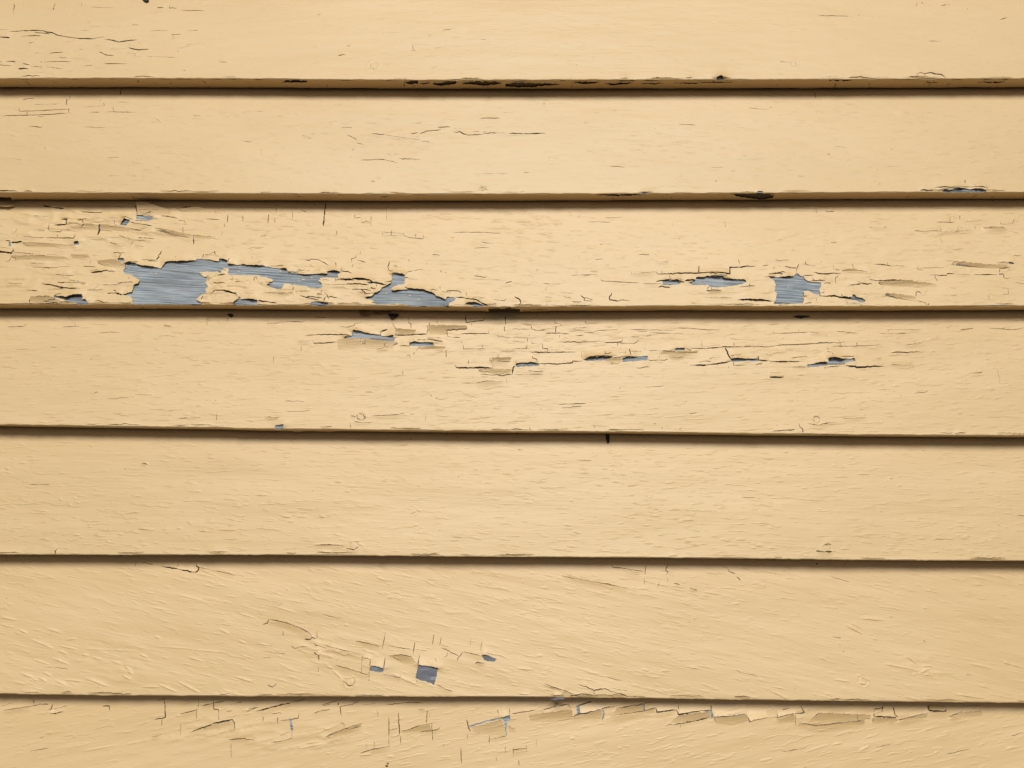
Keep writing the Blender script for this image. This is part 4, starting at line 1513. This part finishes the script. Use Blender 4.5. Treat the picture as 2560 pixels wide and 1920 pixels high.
def coat(k, parent):
    m = Mesh()
    mat_p = 0
    rng = np.random.default_rng(70 + k)
    detailed = 1 <= k <= 7
    if detailed:
        sh = Sheet()
        # regular points
        xs = np.arange(XLO, XHI + 0.1, 2.2)
        zmax, zmin = zt(k, xs).max() + 9, zb(k, xs).min()
        if k == 7: zmin = zmax - 75
        zs = np.arange(zmin, zmax, 1.2)
        g = np.stack(np.meshgrid(xs, zs), -1).reshape(-1, 2)
        g += rng.uniform(-0.3, 0.3, g.shape)
        g[:, 0] = np.clip(g[:, 0], XLO, XHI)
        lo = zb(k, g[:, 0]) if k < 7 else np.full(len(g), zmin)
        hi = zt(k, g[:, 0]) + 8
        g = g[(g[:, 1] > lo + 1.0) & (g[:, 1] < hi - 1)]
        sh.add_pts(g)
        bx = np.arange(XLO, XHI + 0.1, 1.3)
        edge_n = lambda X: 0.22 * vnoise(X / 9 + 100, X * 0 + k, 5) + 0.12 * vnoise(X / 2.3 + 300, X * 0 + k, 6)
        low = (zb(k, bx) if k < 7 else np.full(len(bx), zmin)) + 0.9
        sh.add_chain(np.stack([bx, low], 1), False)
        sh.add_chain(np.stack([bx[::3], zt(k, bx[::3]) + 8], 1), False)
        for X in (XLO, XHI):
            zz = np.arange(zb(k, X) + 2 if k < 7 else zmin + 2, zt(k, X) + 7, 2.0)
            sh.add_pts(np.stack([np.full(len(zz), X), zz], 1))
        sh.holes, sh.cracks = holes[k], cracks[k]
        sh.flakes = [f[2] for f in flakes[k]]
        sh.remnants = remnants[k]
        for q, L, a, amp, w in dabs[k]:
            u, v = np.meshgrid(np.linspace(-0.55, 0.55, max(5, int(L / 0.9))) * L, np.array([-1.1, -.55, -.2, .15, .5, 1.0]) * w)
            c, s = math.cos(a), math.sin(a)
            sh.add_pts(q + np.stack([u * c - v * s, u * s + v * c], -1).reshape(-1, 2))
        for q, r in nails[k]:
            th = np.linspace(0, 2 * math.pi, 28, endpoint=False)
            for f in (0.55, 0.8, 0.92, 1.04, 1.18, 1.4):
                sh.add_pts(q + np.stack([np.cos(th), np.sin(th)], 1) * r * f)
        for q, r in specks[k]:
            th = np.linspace(0, 2 * math.pi, 8, endpoint=False)
            sh.add_pts(q + np.stack([np.cos(th), np.sin(th)], 1) * r)
            sh.add_pts(q + np.stack([np.cos(th), np.sin(th)], 1) * r * 0.5)
        loz = (lambda X: zb(k, X) + 0.88) if k < 7 else (lambda X: X * 0 + zmin + 0.85)
        sh.solve(lambda C: (C[:, 1] > loz(C[:, 0])) & (C[:, 1] < zt(k, C[:, 0]) + 8.2))
        V, T, cls = sh.V, sh.T, sh.cls
        X, Z = V[:, 0], V[:, 1]
        H = base_height(k, X, Z)
        H = lifts(V, cracks[k], holes[k], H, 300 + k)
        for tile, x, y, rx, rz, amp in ZONES:
            p = tile_px(tile, [x, y])
            if board_of(p) != k: continue
            q = px_face(k, p[:, 0], p[:, 1])[0]
            j = near_box(V, q[None], max(rx, rz) * 1.3)
            d = V[j] - q
            e = smooth(1.25 - np.hypot(d[:, 0] / rx, d[:, 1] / rz))
            a = -GRAIN[k]
            U, W = V[j, 0] * math.cos(a) + V[j, 1] * math.sin(a), -V[j, 0] * math.sin(a) + V[j, 1] * math.cos(a)
            W = W + 2.0 * vnoise(U / 20 + 60, W / 14 + 60, 510 + k)
            r1 = 1 - np.abs(vnoise(U / 19 + 60, W / 5.0 + 60, 500 + k))
            saw = (W / 7.5 + 0.7 * vnoise(U / 25 + 40, W / 9 + 40, 520 + k)) % 1.0
            H[j] += 1.45 * amp * e * (0.45 * r1 ** 3 + 0.85 * (1 - saw) * (saw > 0.1) * np.clip(vnoise(U / 22 + 10, W / 7 + 30, 530 + k) * 2, 0, 1))
        for q, L, a, amp, w in dabs[k]:
            j = near_box(V, q[None], L)
            d = V[j] - q
            c, s = math.cos(a), math.sin(a)
            u, v = d[:, 0] * c + d[:, 1] * s, -d[:, 0] * s + d[:, 1] * c
            e = np.clip(1 - (2 * u / L) ** 2, 0, 1)
            v = v / (w * (0.4 + 0.6 * e))
            H[j] += amp * e ** 0.7 * np.where(v > 0, np.exp(-(v / 0.9) ** 2), np.exp(-(v / 0.45) ** 2))
        for q, r in nails[k]:
            j = near_box(V, q[None], r * 3)
            d = np.hypot(*(V[j] - q).T)
            f = 0.5 + 0.5 * vnoise(V[j, 0] / 3, V[j, 1] / 3, 77 + k)
            H[j] += -0.42 * np.exp(-((d - r) / (0.13 * r)) ** 2) * f + 0.22 * np.exp(-((d - 1.35 * r) / (0.25 * r)) ** 2) * (1 - f) + 0.15 * (d < 0.9 * r)
        if k < 7:
            f = smooth((Z - zb(k, X) - 0.85) / 1.1)
            touch = np.zeros(len(V), bool)
            H = 0.55 + (H - 0.55) * np.maximum(f, 0.0)
        for rp in remnants[k]:
            j = near_box(V, rp, 0.4)
            H[j] = 0.34
        H = np.maximum(H, 0.22)
        top = face_point(k, X, Z, H)
        low3 = face_point(k, X, Z, np.maximum(H - TH, 0.03))
        floor3 = face_point(k, X, Z, np.full(len(V), 0.06))
        c0 = T[cls == 0]
        m.tris(top, c0, 0)
        m.skirt(top, low3, c0, 2)
        m.tris(floor3, T[cls == 2], 1)
        m.tris(floor3, T[cls == 4], 3)
        for i, (mode, amp, poly) in enumerate(flakes[k]):
            ft = T[cls == 10 + i]
            if not len(ft): continue
            z0, z1 = poly[:, 1].min(), poly[:, 1].max()
            u = (Z - z0) / (z1 - z0)
            if mode == 'B': u = 1 - u
            u = np.clip(u, 0, 1)
            xm = (X - poly[:, 0].min()) / np.ptp(poly[:, 0])
            hf = np.maximum(base_height(k, X, Z), 0.4) + 1.5 * amp * u ** 1.7 * (0.8 + 0.2 * np.sin(np.pi * np.clip(xm, 0, 1))) + 0.12 * vnoise(X / 9, Z / 4, 60 + i)
            hf = np.maximum(hf, 0.25)
            fm = Mesh()
            ftop, flow = face_point(k, X, Z, hf), face_point(k, X, Z, np.maximum(hf - 0.4, 0.03))
            fm.tris(ftop, ft, 0)
            fm.skirt(ftop, flow, ft, 1)
            fm.build("paint_flake", [M_PAINT[k], M_PRIMER], parent)
        # older slate coloured paint left under the chips of the sixth board
        if k == 6:
            for h in holes[k]:
                c = h.mean(0)
                q = c + (h - c) * 1.25
                pm = Mesh()
                n = len(q)
                qc = np.vstack([q, c[None]])
                pm.add(face_point(k, qc[:, 0], qc[:, 1], np.full(n + 1, 0.10)), [[i, (i + 1) % n, n] for i in range(n)])
                o = pm.build("old_paint_layer", [M_OLD], parent)
                o.data.flip_normals() if (h[:, 0] * np.roll(h[:, 1], -1) - np.roll(h[:, 0], -1) * h[:, 1]).sum() < 0 else None
        # specks of dirt: little grains sitting on the paint
        for q, r in specks[k]:
            th = np.linspace(0, 2 * math.pi, 9)[:-1]
            rr = r * rng.uniform(0.75, 1.2, 8)
            ring = q + np.stack([np.cos(th) * 1.25, np.sin(th)], 1) * rr[:, None]
            hb = base_height(k, np.array([q[0]]), np.array([q[1]]))[0]
            P = np.concatenate([face_point(k, ring[:, 0], ring[:, 1], np.full(8, hb - 0.25)),
                                face_point(k, np.array([q[0]]), np.array([q[1]]), np.array([hb + 0.3]))])
            m.add(P, [[i, (i + 1) % 8, 8] for i in range(8)], 1)
        spans = [(-XEND, XLO), (XHI, XEND)]
    else:
        spans = [(-XEND, XEND)]
    # plain stretches beyond the surveyed part
    for x0, x1 in spans:
        xs = np.arange(x0, x1 + 1, (x1 - x0) / 120.0) if detailed else np.linspace(x0, x1, 300)
        u = np.linspace(0, 1, 24)[:, None]
        lo = zb(k, xs)[None] + 0.9
        Zg = lo + u * (zt(k, xs)[None] + 8 - lo)
        Xg = np.broadcast_to(xs[None], Zg.shape)
        Hg = 0.55 + (base_height(k, Xg, Zg) - 0.55) * smooth((Zg - lo) / 2.4)
        m.grid(face_point(k, Xg.ravel(), Zg.ravel(), Hg.ravel()).reshape(Zg.shape + (3,)), 0)
    if k == 7:                                      # the rest of the lowest board, below the frame
        xs = np.linspace(XLO, XHI, 200)
        u = np.linspace(0, 1, 16)[:, None]
        lo = zb(k, xs)[None] + 0.9
        Zg = lo + u * (zmin + 0.9 - lo)
        Xg = np.broadcast_to(xs[None], Zg.shape)
        Hg = 0.55 + (base_height(k, Xg, Zg) - 0.55) * smooth((Zg - lo) / 2.4)
        m.grid(face_point(k, Xg.ravel(), Zg.ravel(), Hg.ravel()).reshape(Zg.shape + (3,)), 0)
    underside(k, m, rng, detailed)
    mats = [M_PAINT.get(k, M_PAINT[5]), M_GRIME, M_PRIMER, M_DEEP]
    return m.build("paint_coat", mats, parent)

def underside(k, m, rng, detailed):
    """paint rolled round the lower edge and back under the board"""
    depth = PROUD * 1000 - 3.4
    R = 0.9
    spans = [(-XEND, XLO, 14.0), (XLO, XHI, 1.4), (XHI, XEND, 14.0)] if 1 <= k <= 6 else [(-XEND, XEND, 16.0)]
    for x0, x1, st in spans:
        xs = np.linspace(x0, x1, int(round((x1 - x0) / st)) + 1)
        fine = st < 2
        b = zb(k, xs)
        g = PROUD * 1000 / (zt(k, xs) - b)
        hn = 0.55 / np.sqrt(1 + g * g)
        y_face = face_y(k, xs, b + R) - hn
        z_face = b + R + hn * g
        # quarter round from the face to the underside
        rows_ = []
        wob = (0.30 * vnoise(xs / 11 + 10, xs * 0 + 3 * k, 15) + 0.22 * vnoise(xs / 3 + 10, xs * 0 + 3 * k, 16) - 0.7 * np.clip(vnoise(xs / 26 + 10, xs * 0 + 3 * k, 17) - 0.45, 0, 1)) if fine else xs * 0
        for a in (0.0, 0.35, 0.7, 1.0):
            th = a * math.pi / 2
            s = math.sin(math.pi * a)
            yy = y_face + R * (1 - math.cos(th)) - wob * s * 0.6
            zz = z_face + (b - z_face) * math.sin(th) - wob * s
            rows_.append(np.stack([xs, yy, zz], 1))
        P = np.stack(rows_, 0) / 1000.0
        if fine:                                    # no paint round the edge where a bare patch runs over it
            mid = 0.5 * (xs[1:] + xs[:-1])
            bare = np.zeros(len(mid), bool)
            C = np.stack([mid, zb(k, mid) + 0.95], 1)
            for h in holes[k]:
                bare |= in_poly(C, h)
            run = np.concatenate([[0], np.nonzero(np.diff(bare.astype(int)))[0] + 1, [len(mid)]])
            for a0, a1 in zip(run[:-1], run[1:]):
                if not bare[a0]:
                    m.grid(P[:, a0:a1 + 1], 0, True)
        else:
            m.grid(P, 0, True)
        if not fine:
            ds = np.linspace(R + 0.35, depth, 5)
            Q = np.stack([under_point(k, xs, np.full(len(xs), d), 0 * xs) for d in ds], 0)
            m.grid(Q, 0, True)
            continue
        sh = Sheet()
        back = depth + 0.5 * vnoise(xs / 22, xs * 0 + k, 31) + 0.35 * vnoise(xs / 4, xs * 0 + k, 32)
        front = y_face + PROUD * 1000 + R
        sh.add_chain(np.stack([xs, front], 1), False)
        sh.add_chain(np.stack([xs, back], 1), False)
        gx, gd = np.meshgrid(np.arange(XLO, XHI, 2.4), np.arange(1.8, depth - 0.8, 1.8))
        sh.add_pts(np.stack([gx.ravel(), gd.ravel()], 1) + rng.uniform(-.25, .25, (gx.size, 2)))
        hs = list(uholes[k])
        for _ in range(26):                          # nibbled paint along the edge and cracks across the underside
            X = rng.uniform(XLO + 10, XHI - 10); L = rng.uniform(2, 9)
            f = np.interp(X, xs, front)
            p = np.array([[X - L, f - .2], [X + L, f - .2], [X + .6 * L, f + rng.uniform(.3, 1.0)], [X - .4 * L, f + rng.uniform(.3, 1.2)]])
            hs.append(resample(p, 0.9, True, 0.12, rng))
        cs = []
        for _ in range(30):
            X = rng.uniform(XLO + 10, XHI - 10); d0 = rng.uniform(1.5, 8); d1 = rng.uniform(d0 + 2, depth)
            p = np.array([[X, d0], [X + rng.normal(0, .5), (d0 + d1) / 2], [X + rng.normal(0, 1), d1]])
            cs.append(Crack(p, rng.uniform(.3, .8), rng=rng))
        sh.holes, sh.cracks = hs, cs
        fr = lambda X: np.interp(X, xs, front)
        bk = lambda X: np.interp(X, xs, back)
        sh.solve(lambda C: (C[:, 1] > fr(C[:, 0]) - 0.02) & (C[:, 1] < bk(C[:, 0]) + 0.02))
        V, T, cls = sh.V, sh.T[:, ::-1], sh.cls
        H = 0.12 * vnoise(V[:, 0] / 20 + 9, V[:, 1] / 5, 41 + k) * smooth((V[:, 1] - fr(V[:, 0])) / 2)
        Hh = np.zeros(len(V))
        for h in uholes[k]:
            j = near_box(V, h, 6)
            if len(j):
                d, *_ = seg_dist(V[j], h, np.roll(h, -1, 0))
                Hh[j] = np.maximum(Hh[j], 0.9 * np.exp(-d / 1.6))
        H = H + Hh * smooth((V[:, 1] - fr(V[:, 0])) / 1.5)
        top = under_point(k, V[:, 0], V[:, 1], H)
        low3 = under_point(k, V[:, 0], V[:, 1], H - 0.4)
        m.tris(top, T[cls == 0], 0)
        m.tris(under_point(k, V[:, 0], V[:, 1], 0 * H - 0.5), T[cls == 4], 3)
        m.skirt(top, low3, T[cls == 0], 2)
        m.tris(under_point(k, V[:, 0], V[:, 1], 0 * H - 0.5), T[cls == 2], 1)

for k in range(-2, 10):
    board = wood_board(k).build("clapboard", [M_WOOD, M_DARK], wall, False)
    if k in BOARD_LABEL:
        board['label'] = BOARD_LABEL[k]
    coat(k, board)

# sheathing behind the boards closes the wall
m = Mesh()
zlo, zhi = zb(9, np.array([0.0]))[0] / 1000 - 0.02, zb(-3, np.array([0.0]))[0] / 1000 + 0.03
x0, x1, y0, y1 = -2.4, 2.4, 0.014, 0.034
q = np.array([[x0, y0, zlo], [x1, y0, zlo], [x1, y0, zhi], [x0, y0, zhi], [x0, y1, zlo], [x1, y1, zlo], [x1, y1, zhi], [x0, y1, zhi]])
m.add(q, [[0, 1, 2, 3], [5, 4, 7, 6], [4, 0, 3, 7], [1, 5, 6, 2], [3, 2, 6, 7], [4, 5, 1, 0]])
m.build("wall_sheathing", [M_DARK], wall, False)
# foundation under the siding, down to the ground
m = Mesh()
q[:, 2] = np.where(q[:, 2] > zlo + 0.1, zlo - 0.004, -0.1)
q[:4, 1] = 0.004; q[4:, 1] = 0.20
m.add(q, [[0, 1, 2, 3], [5, 4, 7, 6], [4, 0, 3, 7], [1, 5, 6, 2], [3, 2, 6, 7], [4, 5, 1, 0]])
m.build("foundation", [plain("concrete_foundation", (0.28, 0.27, 0.25), 0.9, 0.002, 40)], wall, False)

# ---------------------------------------------------------------- scraps caught on the boards
def scrap(name, label, cat, k, outline, off, curl, mat, thick=0.5):
    """a curled chip: outline in mm about its place (x, z), standing off the face"""
    cx, cz, pts = outline
    pts = resample(np.array(pts, float), 1.0, True, 0.15)
    sh = Sheet()
    sh.add_chain(pts)
    lo, hi = pts.min(0), pts.max(0)
    gx, gz = np.meshgrid(np.arange(lo[0], hi[0], 1.0), np.arange(lo[1], hi[1], 1.0))
    gp = np.stack([gx.ravel(), gz.ravel()], 1)
    sh.add_pts(gp[in_poly(gp, pts)])
    sh.solve(lambda C: in_poly(C, pts))
    V, T = sh.V, sh.T[sh.cls == 0]
    h = off + curl * ((V[:, 1] - hi[1]) / (hi[1] - lo[1])) ** 2 + 0.5 * vnoise(V[:, 0] / 3 + 20, V[:, 1] / 3, 91)
    top = face_point(k, V[:, 0] + cx, V[:, 1] + cz, h)
    low = face_point(k, V[:, 0] + cx, V[:, 1] + cz, h - thick)
    base = face_point(k, np.array([cx]), np.array([cz]), np.array([0.6]))[0]
    m = Mesh()
    m.tris(top - base, T, 0)
    m.tris(low - base, T[:, ::-1], 0)
    m.skirt(top - base, low - base, T, 0)
    o = m.build(name, [mat], None)
    o.location = base
    o['label'], o['category'] = label, cat
    return o

M_SCRAP = plain("tan_scrap", (0.30, 0.20, 0.095), 0.8, 0.0006, 400)
M_DKSCRAP = plain("dark_scrap", (0.05, 0.043, 0.036), 0.8, 0.0008, 500)
M_SLATE = plain("slate_scrap", (0.05, 0.055, 0.07), 0.7, 0.0006, 400)
def place(tile, x, y, k):
    p = tile_px(tile, [x, y])
    return px_face(k, p[:, 0], p[:, 1])[0]
c = place('11', 945, 1062, 4)
scrap("paint_scrap", "curled tan paint scrap under the edge of the badly peeling board", "paint scrap", 4,
      (c[0], c[1], [(-6, 3), (-2, 4), (3, 3.2), (6, 1.2), (4.5, -1.2), (1, -2), (-4, -1.4)]), 1.6, 2.6, M_SCRAP)
c = place('11', 1185, 1078, 4)
scrap("dirt_clump", "dark dirt clump with a pale rim right of the curled tan scrap", "dirt", 4,
      (c[0], c[1], [(-5, 2.2), (0, 3.0), (5.5, 2), (4, -.6), (1.2, -2.6), (-1.0, -3.2), (-2.8, -1)]), 1.5, 2.2, M_DKSCRAP)
c = place('11', 1080, 1052, 4)
scrap("paint_scrap", "thin flat paint scrap lying between the tan curl and the dark clump", "paint scrap", 4,
      (c[0], c[1], [(-9, 1.5), (0, 2.1), (10, 2), (8, -.4), (0, -1.3), (-7, -.8)]), 1.2, 1.0, M_SCRAP)
c = place('22', 826, 478, 5)
scrap("tar_drip", "short dark drip hanging from the board edge above the smooth clapboard", "drip", 5,
      (c[0], c[1], [(-1.7, 4.5), (1.9, 4.5), (1.8, 0), (1.0, -3.6), (0.1, -4.3), (-.7, -3.4), (-1.6, 0)]), 1.0, 0.2, M_DKSCRAP)
c = place('00', 1250, 4, 1)
scrap("bark_scrap", "dark slate coloured scrap hanging at the very top of the wall", "scrap", 1,
      (c[0], c[1], [(-10, 4.5), (2, 5), (4, 2.5), (5.2, -2.4), (3.2, -3.6), (0, -2.2), (-2, .8), (-7, 2.2)]), 1.6, 1.8, M_SLATE)
c = place('31', 265, 1082, 4)
scrap("dirt_clump", "flat dark dirt clump in the joint below the bare patch with a notched corner", "dirt", 4,
      (c[0], c[1], [(-5.5, .5), (0, 1.4), (6, 1.2), (11, .6), (6, -.5), (1, -1.6), (-2.5, -.8)]), 1.2, 0.6, M_DKSCRAP)
c = place('01', 1995, 1072, 4)
scrap("dirt_clump", "small dark dirt clump in the joint below the largest bare patch", "dirt", 4,
      (c[0], c[1], [(-3, 1.5), (1, 2), (2.6, .3), (1.2, -1.9), (-1, -.9)]), 1.2, 0.6, M_DKSCRAP)

c = place('01', 45, 122, 3)
scrap("paint_scrap", "curled paint scrap hanging in the joint above the badly peeling board, at its chewed end", "paint scrap", 3,
      (c[0], c[1], [(-14, 2.4), (-2, 2.6), (6, 1.2), (10.5, -1.6), (5, -3.2), (-2, -2.6), (-14, -2.0)]), 1.6, 3.2, M_PAINT[3])

# ---------------------------------------------------------------- ground
m = Mesh()
gx = np.concatenate([[-300, -60, -20], np.linspace(-8, 8, 33), [20, 60, 300]])
gy = np.concatenate([[-300, -60, -20], np.linspace(-8, 2, 21), [20, 60, 300]])
GX, GY = np.meshgrid(gx, gy)
GZ = 0.03 * vnoise(GX * 0.9 + 500, GY * 0.9 + 500, 8) * (np.abs(GX) < 15) - 0.03
m.grid(np.stack([GX, GY, GZ], -1), 0)
g = m.build("ground", [plain("dark_unseen_ground", (0.055, 0.052, 0.048), 0.95, 0.002, 60)], None)  # unseen ground, made dark to weaken light bounced up under the boards
g['kind'] = 'structure'
